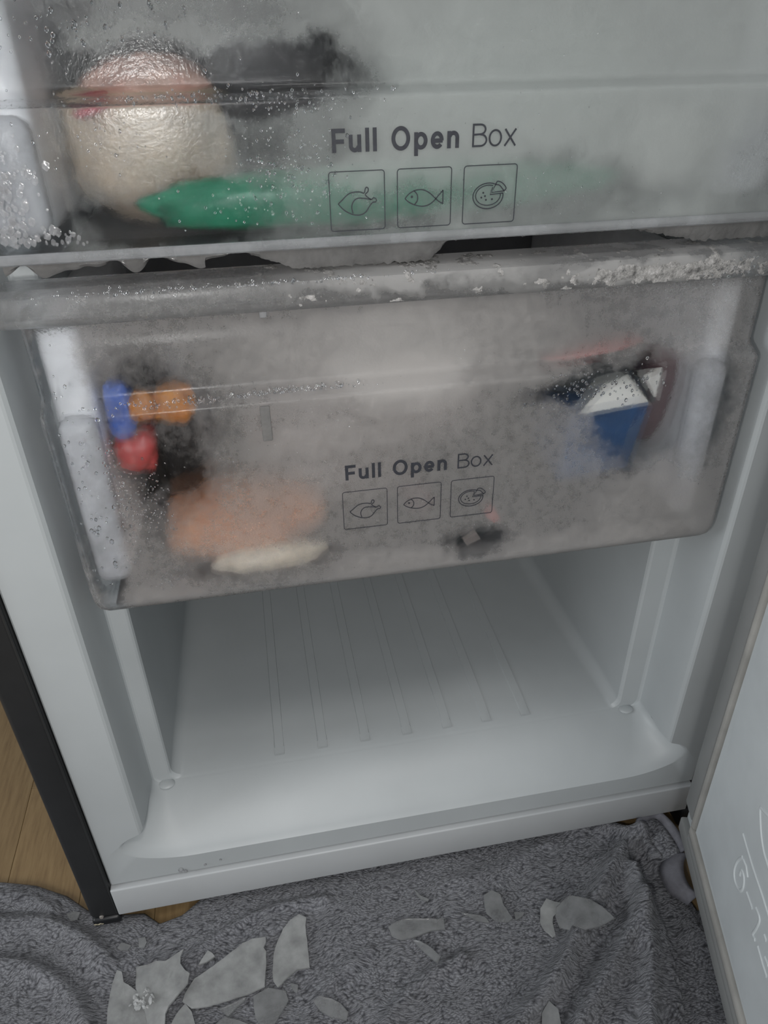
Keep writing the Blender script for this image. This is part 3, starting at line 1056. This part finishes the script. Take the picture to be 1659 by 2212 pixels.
V, F = loft([[(x, y, z) for z, y in ((0.5624, 0.006), (0.5624, -0.0010), (0.5631, -0.0018), (0.5665, -0.0018), (0.5674, -0.0008), (0.5674, 0.0004))] for x in (XL + 0.004, 0.16, 0.25, 0.34, 0.43, XR - 0.004)], True, True)
mesh('bottom_rail', V, F, M['rail'], du, 40)
box('column_face', (0.0905, 0.0045, 0.5720), (0.1165, 0.022, 0.6240), M['column'], du, 0.0078, 4)
box('column_face', (0.4560, 0.0045, 0.5745), (0.4900, 0.022, 0.6240), M['column'], du, 0.0078, 4)
box('side_wall', (0.0900, 0.0145, 0.5700), (0.1165, 0.33, 0.735), M['box'], du, 0.0085, 4)
box('side_wall', (0.4640, 0.0145, 0.5755), (0.4960, 0.33, 0.735), M['box'], du, 0.0075, 4)
box('base', (0.118, 0.010, 0.5634), (0.462, 0.33, 0.5648), M['base'], du)
box('back_wall', (0.100, 0.327, 0.569), (0.494, 0.330, 0.72), M['base'], du)
print_front(fu, 0.1780)
for ch_ in fu.children:
    for v in ch_.data.vertices:
        v.co.x = 0.3430 - (0.3430 - v.co.x) * 0.982


def dep_left(x):
    d = 0.0014 + 0.0066 * abs(math.sin(x * 92.0 + 0.4 + 1.5 * noise.noise(Vector((x * 40, 0, 5))))) ** 1.7 * (1.0 if x < 0.185 else 0.5) + 0.002 * noise.noise(Vector((x * 120, 1, 0)))
    return max(0.0006, d)


def dep_right(x):
    fill = 0.0112 * max(0.0, min(1.0, (0.312 - x) / 0.012)) * max(0.15, min(1.0, (x - 0.200) / 0.03)) + 0.0100 * max(0.0, min(1.0, (x - 0.405) / 0.05))
    return max(0.0006, max(fill, 0.0018) + 0.0011 * noise.fractal(Vector((x * 300, 4, 0)), 0.8, 2, 4))


ragged('ice_drip', 0.090, 0.198, 0.5622, 0.006, dep_left, M['drip'], du)
ragged('ice_drip', 0.1985, 0.500, 0.5622, 0.006, dep_right, M['drip'], du, 320)
drops('water_droplets', [
    (0.185, 0.6295, 0.022, 0.0012, 0.004, 110, 0.0003, 0.0008), (0.235, 0.627, 0.020, 0.003, -0.0002, 90, 0.0003, 0.0008),
    (0.150, 0.612, 0.018, 0.006, -0.0002, 36, 0.0003, 0.0008),
    (0.108, 0.655, 0.004, 0.008, 0.0108, 40, 0.0004, 0.0010), (0.228, 0.600, 0.013, 0.009, -0.0002, 200, 0.0003, 0.0009),
    (0.215, 0.583, 0.018, 0.005, -0.0002, 50, 0.0003, 0.0008), (0.145, 0.657, 0.03, 0.006, 0.0112, 90, 0.0004, 0.0012),
    (0.36, 0.583, 0.03, 0.008, -0.0002, 60, 0.0002, 0.0005), (0.30, 0.61, 0.07, 0.03, -0.0002, 60, 0.0002, 0.0004)], fu, 21, 0.35, 0.5695)
drops('ice_bubbles', [(0.099, 0.582, 0.008, 0.014, 0.0, 130, 0.0007, 0.0026), (0.112, 0.572, 0.012, 0.003, 0.0, 70, 0.0006, 0.0022), (0.104, 0.602, 0.006, 0.010, 0.0, 50, 0.0006, 0.0020)], fu, 31, 0.10, 0.5695, 0.089).data.materials[0] = M['bubble']

# ------------------------------------------------------------------ food in the upper drawer
t = thing('food_bag', 'pale cream and pink bag of food at the left end of the upper drawer', 'food', (0.158, 0.075, 0.569))
blob('filling', (0.162, 0.074, 0.604), (0.0435, 0.036, 0.0355), M['cream'], t, 0.13, 40, 1, 2.1, 48)
blob('meat', (0.165, 0.078, 0.629), (0.033, 0.036, 0.017), M['pinkfood'], t, 0.18, 45, 2, 2.0, 40, label='pinkish meat on top')
blob('red_slice', (0.140, 0.045, 0.6235), (0.009, 0.008, 0.0035), M['redfood'], t, 0.3, 90, 3, 2.0, rot=0.35, label='dark red slice')
o = blob('food_bag', (0.274, 0.0275, 0.5825), (0.126, 0.0110, 0.0140), M['green'], None, 0.20, 24, 4, 2.5, 40, 0.02)
tag(o, 'green bag lying flat along the bottom of the upper drawer', 'food')
o = blob('food_pack', (0.225, 0.170, 0.632), (0.060, 0.045, 0.052), M['navy'], None, 0.10, 20, 5, 4.0)
tag(o, 'dark wrapped pack standing behind the cream food bag', 'food')
o = blob('food_bag', (0.375, 0.125, 0.624), (0.080, 0.070, 0.050), M['greenish'], None, 0.12, 18, 6, 2.8)
tag(o, 'large pale greenish bag filling the right half of the upper drawer', 'food')
o = blob('food_bag', (0.438, 0.036, 0.598), (0.018, 0.016, 0.022), M['whitebag'], None, 0.15, 40, 7, 2.4)
tag(o, 'small whitish bag at the right end of the upper drawer', 'food')

# ------------------------------------------------------------------ food in the lower drawer
t = thing('food_pack', 'orange pink fillet with a pale film edge at the lower left of the lower drawer', 'food', (0.19, 0.06, 0.3535))
blob('fillet', (0.186, 0.060, 0.3765), (0.056, 0.040, 0.0195), M['salmon'], t, 0.16, 45, 8, 2.3, 48, 0.10)
blob('film_edge', (0.198, 0.0195, 0.3645), (0.036, 0.0085, 0.0088), M['pale'], t, 0.20, 70, 9, 2.3, 40, 0.08, label='pale cream film edge')
o = blob('snack_pack', (0.1245, 0.030, 0.474), (0.0078, 0.011, 0.0165), M['blue'], None, 0.20, 110, 10, 3.0, 36)
tag(o, 'small blue pack at the left end of the lower drawer', 'food pack')
t = thing('snack_pack', 'orange round ended packs beside the blue pack in the lower drawer', 'food pack', (0.145, 0.032, 0.462))
blob('wrapper', (0.1375, 0.027, 0.4755), (0.0085, 0.009, 0.0085), M['orange'], t, 0.16, 120, 11, 2.6, 36)
blob('wrapper', (0.1540, 0.033, 0.4735), (0.0120, 0.012, 0.0100), M['orange'], t, 0.20, 110, 12, 3.2, 36)
o = blob('snack_pack', (0.1290, 0.031, 0.4470), (0.0115, 0.012, 0.0120), M['red'], None, 0.24, 100, 13, 3.4, 36)
tag(o, 'small red pack under the blue and orange packs', 'food pack')
o = blob('food_bag', (0.150, 0.145, 0.425), (0.026, 0.033, 0.066), M['navy'], None, 0.10, 24, 14, 3.0)
tag(o, 'dark pack standing behind the small red and blue packs', 'food')
o = blob('food_bag', (0.292, 0.048, 0.482), (0.048, 0.030, 0.026), M['whitebag'], None, 0.18, 30, 15, 2.2)
tag(o, 'crumpled white bag on top in the middle of the lower drawer', 'food')
o = blob('food_bag', (0.285, 0.085, 0.440), (0.085, 0.045, 0.026), M['greybag'], None, 0.16, 24, 16, 2.6, 36)
tag(o, 'greyish brown bag in the middle of the lower drawer under the white bag', 'food')
o = blob('food_bag', (0.255, 0.095, 0.392), (0.062, 0.040, 0.024), M['greybag'], None, 0.16, 30, 17, 2.6)
tag(o, 'brownish bag lying behind the orange pink fillet', 'food')
t = thing('food_bag', 'black bag with a red top seam near the right end of the lower drawer', 'food', (0.41, 0.045, 0.455))
blob('bag_body', (0.413, 0.040, 0.4690), (0.034, 0.018, 0.0125), M['cartonblack'], t, 0.12, 40, 18, 2.5, 26, 0.16)
blob('seam', (0.412, 0.034, 0.4835), (0.032, 0.008, 0.0034), M['red'], t, 0.16, 50, 19, 2.4, 24, 0.14, label='red top seam')


def hexa(name, f4, b4, mat, parent, bev=0.0008, **props):
    V = [Vector(p) for p in f4] + [Vector(p) for p in b4]
    F = [(0, 1, 2, 3), (7, 6, 5, 4), (0, 4, 5, 1), (1, 5, 6, 2), (2, 6, 7, 3), (3, 7, 4, 0)]
    bm = bmesh.new()
    vs = [bm.verts.new(v) for v in V]
    for f in F:
        bm.faces.new([vs[i] for i in f])
    bmesh.ops.recalc_face_normals(bm, faces=bm.faces)
    bmesh.ops.bevel(bm, geom=bm.edges[:], offset=bev, segments=2, affect='EDGES')
    return bm_obj(name, bm, mat, parent, 35, **props)


t = thing('carton', 'blue and white carton with a black stripe at the right end of the lower drawer', 'carton', (0.43, 0.05, 0.40))
hexa('carton_body', [(0.398, 0.0200, 0.4440), (0.4515, 0.0200, 0.4490), (0.4445, 0.0215, 0.4010), (0.393, 0.0215, 0.3970)],
     [(0.410, 0.085, 0.4560), (0.4570, 0.085, 0.4600), (0.450, 0.085, 0.4050), (0.400, 0.085, 0.4010)], M['cartonblue'], t, label='blue side of the carton')
hexa('carton_top', [(0.4030, 0.0205, 0.4450), (0.4505, 0.0200, 0.4500), (0.4505, 0.0215, 0.4494), (0.4030, 0.0220, 0.4444)],
     [(0.4310, 0.0330, 0.4662), (0.4400, 0.0330, 0.4650), (0.4400, 0.0345, 0.4640), (0.4310, 0.0345, 0.4650)], M['cartonwhite'], t, 0.0003, label='white face of the carton')
hexa('carton_end', [(0.4460, 0.0225, 0.4665), (0.4575, 0.0225, 0.4715), (0.4560, 0.0215, 0.4520), (0.4545, 0.0215, 0.4515)],
     [(0.4460, 0.0245, 0.4665), (0.4575, 0.0245, 0.4715), (0.4560, 0.0235, 0.4520), (0.4545, 0.0235, 0.4515)], M['cartonwhite'], t, 0.0003, label='white end flap')
hexa('black_stripe', [(0.4385, 0.0215, 0.4680), (0.4440, 0.0215, 0.4660), (0.4555, 0.0195, 0.4500), (0.4515, 0.0195, 0.4492)],
     [(0.4385, 0.0240, 0.4680), (0.4440, 0.0240, 0.4660), (0.4555, 0.0220, 0.4500), (0.4515, 0.0220, 0.4492)], M['cartonblack'], t, 0.0003, label='black stripe')
o = blob('food_pack', (0.4695, 0.055, 0.440), (0.0110, 0.018, 0.034), M['maroon'], None, 0.05, 30, 21, 3.2, 24, -0.12)
tag(o, 'dark maroon pack standing behind the carton at the right end', 'food pack')
t = thing('snack_pack', 'small black and pinkish pack with a red corner lying on the lower drawer floor', 'food pack', (0.335, 0.02, 0.354))
hexa('wrapper', [(0.3160, 0.014, 0.3600), (0.3500, 0.014, 0.3800), (0.3560, 0.014, 0.3690), (0.3220, 0.014, 0.3555)],
     [(0.3160, 0.026, 0.3640), (0.3500, 0.026, 0.3840), (0.3560, 0.026, 0.3690), (0.3220, 0.026, 0.3560)], M['cartonblack'], t, 0.002)
hexa('label_patch', [(0.3270, 0.0125, 0.3650), (0.3360, 0.0125, 0.3705), (0.3405, 0.0125, 0.3630), (0.3310, 0.0125, 0.3585)],
     [(0.3270, 0.0138, 0.3650), (0.3360, 0.0138, 0.3705), (0.3405, 0.0138, 0.3630), (0.3310, 0.0138, 0.3585)], M['greybag'], t, 0.0003, label='pale pinkish patch')
hexa('red_corner', [(0.3430, 0.0120, 0.3800), (0.3490, 0.0120, 0.3860), (0.3530, 0.0120, 0.3775), (0.3490, 0.0120, 0.3755)],
     [(0.3430, 0.0200, 0.3800), (0.3490, 0.0200, 0.3860), (0.3530, 0.0200, 0.3775), (0.3490, 0.0200, 0.3755)], M['red'], t, 0.0006, label='red corner')
o = blob('food_pack', (0.306, 0.055, 0.376), (0.012, 0.012, 0.010), M['maroon'], None, 0.1, 50, 22, 2.6)
tag(o, 'dull red pack in the middle of the lower drawer floor, left of the black pack', 'food pack')

# ------------------------------------------------------------------ the towel
RIDGES = [
    ([(0.3000, -0.1700), (0.3394, -0.1463), (0.3867, -0.1112), (0.4328, -0.0690), (0.4770, -0.0300), (0.5129, -0.0086)], 0.019, 0.0080),
    ([(0.3600, -0.1750), (0.3904, -0.1482), (0.4360, -0.1118), (0.4736, -0.0771), (0.4852, -0.0453)], 0.019, 0.0085),
    ([(0.4250, -0.1900), (0.4450, -0.1500), (0.4640, -0.1150), (0.4800, -0.0750)], 0.015, 0.0085),
    ([(0.0879, -0.0400), (0.1294, -0.0213), (0.1694, -0.0108), (0.2097, -0.0125)], 0.0045, 0.0050),
    ([(-0.10, 0.030), (-0.0637, 0.0188), (-0.0347, 0.0151), (0.0015, -0.0051), (0.0250, -0.0280)], 0.009, 0.0080),
    ([(-0.12, -0.03), (-0.06, -0.015), (-0.01, -0.040), (0.02, -0.08)], 0.009, 0.0080),
    ([(-0.10, 0.052), (-0.06, 0.045), (-0.025, 0.025)], 0.004, 0.006),
    ([(0.2217, -0.1381), (0.2736, -0.0980), (0.3153, -0.0847)], 0.009, 0.0070),
    ([(0.1763, -0.1185), (0.2094, -0.0784), (0.2423, -0.0629)], 0.004, 0.0055),
    ([(0.44, 0.02), (0.485, 0.004), (0.505, -0.012), (0.515, -0.035)], 0.012, 0.0080),
    ([(0.25, -0.20), (0.31, -0.165), (0.35, -0.13)], 0.007, 0.0075),
    ([(0.33, -0.02), (0.38, -0.012), (0.43, 0.004)], 0.004, 0.0070),
]


def seg_dist(p, a, b):
    ab = b - a
    t = max(0.0, min(1.0, (p - a).dot(ab) / max(ab.length_squared, 1e-12)))
    return (p - (a + ab * t)).length


RS = [([Vector(p) for p in sp2(r[0], 4)], r[1], r[2]) for r in RIDGES]
STEP = [Vector(p) for p in sp2([(0.4872, -0.0367), (0.4908, -0.0925), (0.4779, -0.1380), (0.4614, -0.1740), (0.44, -0.22)], 4)]


def towel_h(x, y):
    p = Vector((x, y))
    z = 0.0085 + 0.0022 * noise.noise(Vector((x * 16, y * 16, 0.3)))
    for pts, h, wd in RS:
        bb = min(abs(x - q.x) + abs(y - q.y) for q in pts)
        if bb > wd * 6:
            continue
        d = min(seg_dist(p, pts[i], pts[i + 1]) for i in range(len(pts) - 1))
        z += h * math.exp(-(d / wd) ** 2)
    # the fold edge near the door: cloth left of it lies doubled
    k = min(range(len(STEP)), key=lambda i: (STEP[i] - p).length_squared)
    q = STEP[k]
    if -0.25 < y < -0.02:
        side = q.x - x
        d = abs(side)
        if side > 0:
            z += 0.006 * math.exp(-(d / 0.035) ** 2)
        fade = min(1.0, (-0.02 - y) / 0.02)
        z -= (0.0035 * math.exp(-((x - q.x - 0.006) / 0.007) ** 2)) * fade
    return max(z, 0.004)


def edge_y(x):
    pts = [(-0.30, 0.085), (-0.14, 0.075), (-0.079, 0.065), (-0.047, 0.055), (-0.018, 0.0395), (0.004, 0.021), (0.03, 0.013), (0.052, 0.010), (0.066, -0.002), (0.085, 0.002), (0.11, 0.02), (0.20, 0.03), (0.45, 0.03), (0.495, 0.012), (0.512, 0.002), (0.520, -0.010), (0.5235, -0.045), (0.5245, -0.080), (0.545, -0.088), (0.57, -0.095), (0.66, -0.10)]
    for (a, b), (c, d) in zip(pts, pts[1:]):
        if a <= x <= c:
            return b + (d - b) * (x - a) / (c - a)
    return pts[-1][1]


NX, NY = 520, 250
V, F = [], []
rnd = random.Random(4)
for j in range(NY + 1):
    for i in range(NX + 1):
        x = -0.26 + 0.90 * i / NX
        ye = edge_y(x)
        tt = j / NY
        y = ye - 0.40 * tt
        e = min(1.0, (tt * 0.40) / 0.006)
        z = 0.0035 + (towel_h(x, y) - 0.0035) * math.sqrt(e)
        if 0.014 < x < 0.556 and y > -0.006:
            z = min(z, 0.0135 if x < 0.04 else 0.024)
        z += 0.00075 * noise.noise(Vector((x * 420, y * 420, 0))) * e
        V.append((x, y, z))
for j in range(NY):
    for i in range(NX):
        a = j * (NX + 1) + i
        F.append((a, a + 1, a + NX + 2, a + NX + 1))
towel = thing('towel', 'grey terry towel spread on the floor under the open freezer', 'towel', (0.2, -0.1, 0.0))
tw = mesh('cloth', V, F, M['towel'], towel, 180)
if tw.data.polygons[1000].normal.z < 0:
    tw.data.flip_normals()
solidify(tw, 0.003, -1)


def ribbon(name, A, B, mat, parent, zt=0.0):
    a, b = spline(A, 6), spline(B, 6)
    n = min(len(a), len(b))
    loops = []
    for i in range(n):
        p, q = a[i], b[i]
        m_ = (p + q) / 2 + Vector((0, 0, 0.003))
        loops.append([p, (p + m_) / 2 + Vector((0, 0, 0.0012)), m_, (q + m_) / 2 + Vector((0, 0, 0.0006)), q])
    V = [v for l in loops for v in l]
    F = [(i * 5 + k, i * 5 + k + 1, (i + 1) * 5 + k + 1, (i + 1) * 5 + k) for i in range(n - 1) for k in range(4)]
    return solidify(mesh(name, V, F, mat, parent, 180), 0.003, 0)


z3 = lambda L, z: [(a, b, z) for a, b in L]
H1 = [(0.5030, -0.0090), (0.5150, 0.0022), (0.5300, 0.0030), (0.5375, -0.0097), (0.5396, -0.0280), (0.5385, -0.0401)]
H2 = [(0.5060, -0.0120), (0.5175, -0.0040), (0.5280, -0.0030), (0.5325, -0.0148), (0.5341, -0.0293), (0.5331, -0.0401)]
H3 = [(0.5000, -0.0150), (0.5050, -0.0180), (0.5100, -0.0230), (0.5130, -0.0300), (0.5150, -0.0380), (0.5170, -0.0450)]
ribbon('hem', z3(H1, 0.026), z3(H2, 0.023), M['hem'], towel)
ribbon('cloth', z3(H2, 0.0225), z3(H3, 0.0150), M['towel'], towel)
ribbon('hem', z3([(0.5365, -0.0442), (0.5283, -0.0510), (0.5230, -0.0616), (0.5225, -0.0728), (0.5280, -0.0805)], 0.026),
       z3([(0.5235, -0.0380), (0.5120, -0.0450), (0.5070, -0.0559), (0.5078, -0.0690), (0.5175, -0.0811)], 0.0165), M['hem'], towel)

# ------------------------------------------------------------------ broken ice on the towel
ICE = {
'tooth':[(0.1863,-0.0219),(0.1925,-0.0260),(0.1910,-0.0327),(0.1913,-0.0550),(0.1912,-0.0671),(0.1808,-0.0669),(0.1736,-0.0710),(0.1644,-0.0775),(0.1610,-0.0722),(0.1606,-0.0655),(0.1626,-0.0509),(0.1663,-0.0415),(0.1717,-0.0322),(0.1787,-0.0254)],
'blade':[(0.1575,-0.0374),(0.1572,-0.0421),(0.1551,-0.0456),(0.1572,-0.0491),(0.1568,-0.0574),(0.1544,-0.0756),(0.1408,-0.0786),(0.1223,-0.0802),(0.1099,-0.0812),(0.0968,-0.0800),(0.0893,-0.0737),(0.0909,-0.0685),(0.0983,-0.0585),(0.1133,-0.0518),(0.1255,-0.0452),(0.1381,-0.0383),(0.1460,-0.0363)],
'horn':[(0.0356,-0.0382),(0.0396,-0.0405),(0.0421,-0.0493),(0.0460,-0.0521),(0.0534,-0.0586),(0.0672,-0.0702),(0.0685,-0.0878),(0.0686,-0.1022),(0.0349,-0.0956),(0.0326,-0.0808),(0.0316,-0.0671),(0.0321,-0.0564),(0.0327,-0.0490)],
'plate':[(0.0519,-0.0424),(0.0609,-0.0421),(0.0676,-0.0402),(0.0757,-0.0418),(0.0836,-0.0380),(0.0897,-0.0348),(0.0875,-0.0409),(0.0877,-0.0463),(0.0917,-0.0523),(0.0955,-0.0556),(0.0942,-0.0630),(0.0862,-0.0710),(0.0804,-0.0771),(0.0777,-0.0833),(0.0781,-0.0897),(0.0777,-0.0995),(0.0679,-0.0998),(0.0610,-0.0753),(0.0534,-0.0591)],
'chip':[(0.1085,-0.0368),(0.1120,-0.0394),(0.1144,-0.0426),(0.1071,-0.0457),(0.1010,-0.0464),(0.1055,-0.0404)],
'wedge':[(0.1393,-0.0793),(0.1179,-0.0835),(0.1245,-0.0902),(0.1311,-0.0853),(0.1378,-0.0818)],
'dull':[(0.1445,-0.0796),(0.1566,-0.0756),(0.1706,-0.0805),(0.1723,-0.0879),(0.1642,-0.0979),(0.1580,-0.1052),(0.1534,-0.1097),(0.1508,-0.1038),(0.1461,-0.0964),(0.1446,-0.0873)],
'pebble':[(0.1740,-0.0755),(0.1806,-0.0782),(0.1793,-0.0843),(0.1772,-0.0825),(0.1752,-0.0800)],
'edge':[(0.1223,-0.0897),(0.1331,-0.0945),(0.1423,-0.0997),(0.1465,-0.1030),(0.1434,-0.1103),(0.1095,-0.1037),(0.1108,-0.0960)],
'curl':[(0.1912,-0.0947),(0.1966,-0.0917),(0.2054,-0.0947),(0.2122,-0.0988),(0.2174,-0.1058),(0.2152,-0.1112),(0.2039,-0.1071),(0.1955,-0.1015)],
'scrap':[(0.0811,-0.0903),(0.0852,-0.0823),(0.0919,-0.0753),(0.0971,-0.0823),(0.0995,-0.0900),(0.1022,-0.0985),(0.0867,-0.0986)],
'flake':[(-0.0131,0.0173),(-0.0077,0.0191),(-0.0015,0.0170),(-0.0024,0.0098),(-0.0079,0.0089)],
'moon':[(0.0366,-0.0161),(0.0449,-0.0200),(0.0426,-0.0234),(0.0371,-0.0232),(0.0336,-0.0205)],
'disc':[(0.0504,-0.0149),(0.0559,-0.0149),(0.0574,-0.0197),(0.0556,-0.0237),(0.0512,-0.0229)],
'bottle':[(0.2602,-0.0470),(0.2696,-0.0436),(0.2764,-0.0429),(0.2958,-0.0467),(0.3045,-0.0498),(0.3088,-0.0486),(0.3076,-0.0584),(0.2959,-0.0573),(0.2862,-0.0587),(0.2781,-0.0597),(0.2689,-0.0598),(0.2619,-0.0552)],
'spike':[(0.2785,-0.0610),(0.2838,-0.0634),(0.2919,-0.0738),(0.2972,-0.0834),(0.2935,-0.0878),(0.2889,-0.0806),(0.2834,-0.0709)],
'oval':[(0.3480,-0.0371),(0.3561,-0.0337),(0.3629,-0.0386),(0.3625,-0.0483),(0.3664,-0.0613),(0.3615,-0.0637),(0.3514,-0.0611),(0.3457,-0.0532),(0.3462,-0.0451)],
'thin':[(0.3243,-0.0470),(0.3379,-0.0519),(0.3440,-0.0550),(0.3465,-0.0605),(0.3364,-0.0568)],
'tip':[(0.3699,-0.0553),(0.3789,-0.0571),(0.3765,-0.0600),(0.3687,-0.0625)],
'shell':[(0.4170,-0.0598),(0.4322,-0.0669),(0.4397,-0.0751),(0.4454,-0.0868),(0.4301,-0.0902),(0.4181,-0.0898),(0.4095,-0.0843),(0.4056,-0.0873),(0.3980,-0.0837),(0.3983,-0.0741),(0.4020,-0.0669),(0.4090,-0.0629)],
'flap':[(0.4008,-0.0510),(0.4063,-0.0549),(0.4164,-0.0594),(0.4089,-0.0623),(0.4006,-0.0674),(0.3978,-0.0728),(0.3965,-0.0830),(0.3935,-0.0837),(0.3893,-0.0771),(0.3878,-0.0695),(0.3924,-0.0583)],
'sliver':[(0.2893,-0.0184),(0.2927,-0.0247),(0.3004,-0.0305),(0.2987,-0.0318),(0.2932,-0.0288),(0.2902,-0.0235)],
'blob':[(0.3628,-0.1381),(0.3710,-0.1315),(0.3762,-0.1374),(0.3754,-0.1486),(0.3662,-0.1531),(0.3588,-0.1485)],
}
ILAB = {
'tooth': ('tall tooth shaped ice shard standing apart right of the long ice blade', 'ice', 0.0026, 0.010, 0.0),
'blade': ('long pointed blade of sheet ice, largest in the heap on the towel', 'ice', 0.0028, 0.012, 0.0015),
'horn': ('leftmost large ice sheet of the heap, with a narrow upright tip', 'ice', 0.0028, 0.006, 0.0),
'plate': ('broad ice sheet with a hooked horn, between the leftmost sheet and the blade', 'ice', 0.0026, 0.008, 0.003),
'chip': ('small triangular ice chip above the long ice blade', 'ice', 0.002, 0.0, 0.0),
'wedge': ('small ice wedge poking out under the lower edge of the long blade', 'thinice', 0.002, 0.0, 0.0),
'dull': ('thin see-through ice sheet on the towel below the tooth shaped shard', 'thinice', 0.0018, 0.004, 0.0),
'pebble': ('tiny clear ice chip right below the tooth shaped shard', 'thinice', 0.002, 0.0, 0.0),
'edge': ('low ice sheet below the long blade, cut off at the picture edge', 'thinice', 0.002, 0.004, 0.0),
'curl': ('curled clear ice flake alone below and right of the heap', 'thinice', 0.0022, 0.02, 0.0),
'scrap': ('small pale ice scrap between the broad sheet and the low sheet', 'ice', 0.002, 0.01, 0.002),
'flake': ('wet round ice flake on the towel beside the black freezer foot', 'thinice', 0.0018, 0.01, 0.0),
'moon': ('faint crescent shaped ice flake left of the other faint flake below the foot', 'thinice', 0.0014, 0.0, 0.0),
'disc': ('faint rounded ice flake right of the crescent flake, below the kick plate', 'thinice', 0.0014, 0.0, 0.0),
'bottle': ('bottle shaped flat ice shard in the middle of the towel', 'thinice', 0.0022, 0.008, 0.0),
'spike': ('narrow ice spike pointing down below the bottle shaped shard', 'thinice', 0.002, 0.004, 0.0),
'oval': ('oval ice flake with a ridge, between bottle shaped and cupped shards', 'thinice', 0.002, 0.02, 0.0015),
'thin': ('thin flat ice sliver touching the left of the ridged oval flake', 'thinice', 0.0016, 0.0, 0.0),
'tip': ('small triangular ice tip at the right of the ridged oval flake', 'thinice', 0.0016, 0.0, 0.0),
'shell': ('large cupped ice shard nearest the open door, leaf shaped', 'thinice', 0.0024, 0.02, 0.001),
'flap': ('bent flap of ice leaning on the left of the leaf shaped shard', 'ice', 0.0022, 0.05, 0.0015),
'sliver': ('small curved ice sliver below the kick plate, above the bottle shaped shard', 'thinice', 0.0016, 0.0, 0.0),
'blob': ('faint melting ice patch on the towel fold at the picture edge', 'thinice', 0.0012, 0.0, 0.0),
}
rnd = random.Random(9)
for key, poly in ICE.items():
    lab, mk, th, curve, lift = ILAB[key]
    P = [Vector((a, b)) for a, b in poly]
    cen = sum(P, Vector((0, 0))) / len(P)
    # resample the outline, jitter it a little, and add two inner rings for a gentle bow
    out = []
    for i in range(len(P)):
        a, b = P[i], P[(i + 1) % len(P)]
        m_ = max(1, int((b - a).length / 0.0035))
        for k in range(m_):
            q = a.lerp(b, k / m_)
            jit = 0.0 if k == 0 else 0.00025
            out.append(q + Vector((rnd.uniform(-jit, jit), rnd.uniform(-jit, jit))))
    rad = max((q - cen).length for q in out)
    hs = [towel_h(q.x, q.y) for q in out] + [towel_h(cen.x, cen.y)]
    # lie on the cloth as a plane fitted through the outline heights
    gx = gy = sx = sy = 0.0
    hm = sum(hs) / len(hs)
    for q, h in zip(out, hs):
        gx += (q.x - cen.x) * (h - hm)
        gy += (q.y - cen.y) * (h - hm)
        sx += (q.x - cen.x) ** 2
        sy += (q.y - cen.y) ** 2
    gx, gy = gx / sx, gy / sy
    hs2 = hs + [towel_h(*(cen + (q - cen) * 0.5)) for q in out]
    qs2 = out + [cen] + [cen + (q - cen) * 0.5 for q in out]
    over = max(h - (hm + gx * (q.x - cen.x) + gy * (q.y - cen.y)) for q, h in zip(qs2, hs2))

    def top(q):
        d = (q - cen).length / rad
        return hm + gx * (q.x - cen.x) + gy * (q.y - cen.y) + max(0.0, over) * 0.85 + 0.0009 + lift + curve * rad * 4 * (d * d) * 0.3

    rings_t = []
    for s in (1.0, 0.985, 0.66, 0.33):
        rings_t.append([(c_ := cen + (q - cen) * s, top(c_))for q in out])
    V, F = [], []
    n = len(out)
    for si, r in enumerate(rings_t):
        for q, z in r:
            e = -th * 0.25 if si == 0 else 0.0
            V.append((q.x, q.y, z + th + e + 0.00025 * noise.noise(Vector((q.x * 300, q.y * 300, 2)))))
    V.append((cen.x, cen.y, top(cen) + th))
    base_i = len(V)
    for si, r in enumerate(rings_t):
        for q, z in r:
            e = th * 0.2 if si == 0 else 0.0
            V.append((q.x, q.y, z + e))
    V.append((cen.x, cen.y, top(cen)))
    for off, flip in ((0, False), (base_i, True)):
        for s in range(3):
            for k in range(n):
                f = (off + s * n + k, off + s * n + (k + 1) % n, off + (s + 1) * n + (k + 1) % n, off + (s + 1) * n + k)
                F.append(f[::-1] if flip else f)
        for k in range(n):
            f = (off + 3 * n + k, off + 3 * n + (k + 1) % n, off + 4 * n)
            F.append(f[::-1] if flip else f)
    for k in range(n):
        F.append((k, base_i + k, base_i + (k + 1) % n, (k + 1) % n))
    tag(mesh('ice_shard', V, F, M[mk], None, 50), lab, 'ice', 'broken ice on the towel')
# the crushed white lump lying on the two left sheets
parts = []
rnd = random.Random(3)
zl = max(towel_h(0.0614, -0.0707), 0.009) + 0.0075
for _ in range(26):
    bm = bmesh.new()
    bmesh.ops.create_icosphere(bm, subdivisions=1, radius=rnd.uniform(0.0016, 0.0036))
    c = Vector((rnd.gauss(0.0612, 0.0040), rnd.gauss(-0.0705, 0.0046), zl + rnd.uniform(0, 0.002)))
    R_ = Matrix.Rotation(rnd.uniform(0, 6), 3, Vector((rnd.random(), rnd.random(), rnd.random() + 0.1)).normalized())
    parts.append(([R_ @ Vector((v.co.x * rnd.uniform(0.8, 1.3), v.co.y, v.co.z * 0.5)) + c for v in bm.verts], [tuple(v.index for v in f.verts) for f in bm.faces]))
    bm.free()
V, F = join_geo(parts)
tag(mesh('ice_lump', V, F, M['lump'], None, None), 'white crushed ice lump lying on the two leftmost ice sheets', 'ice')
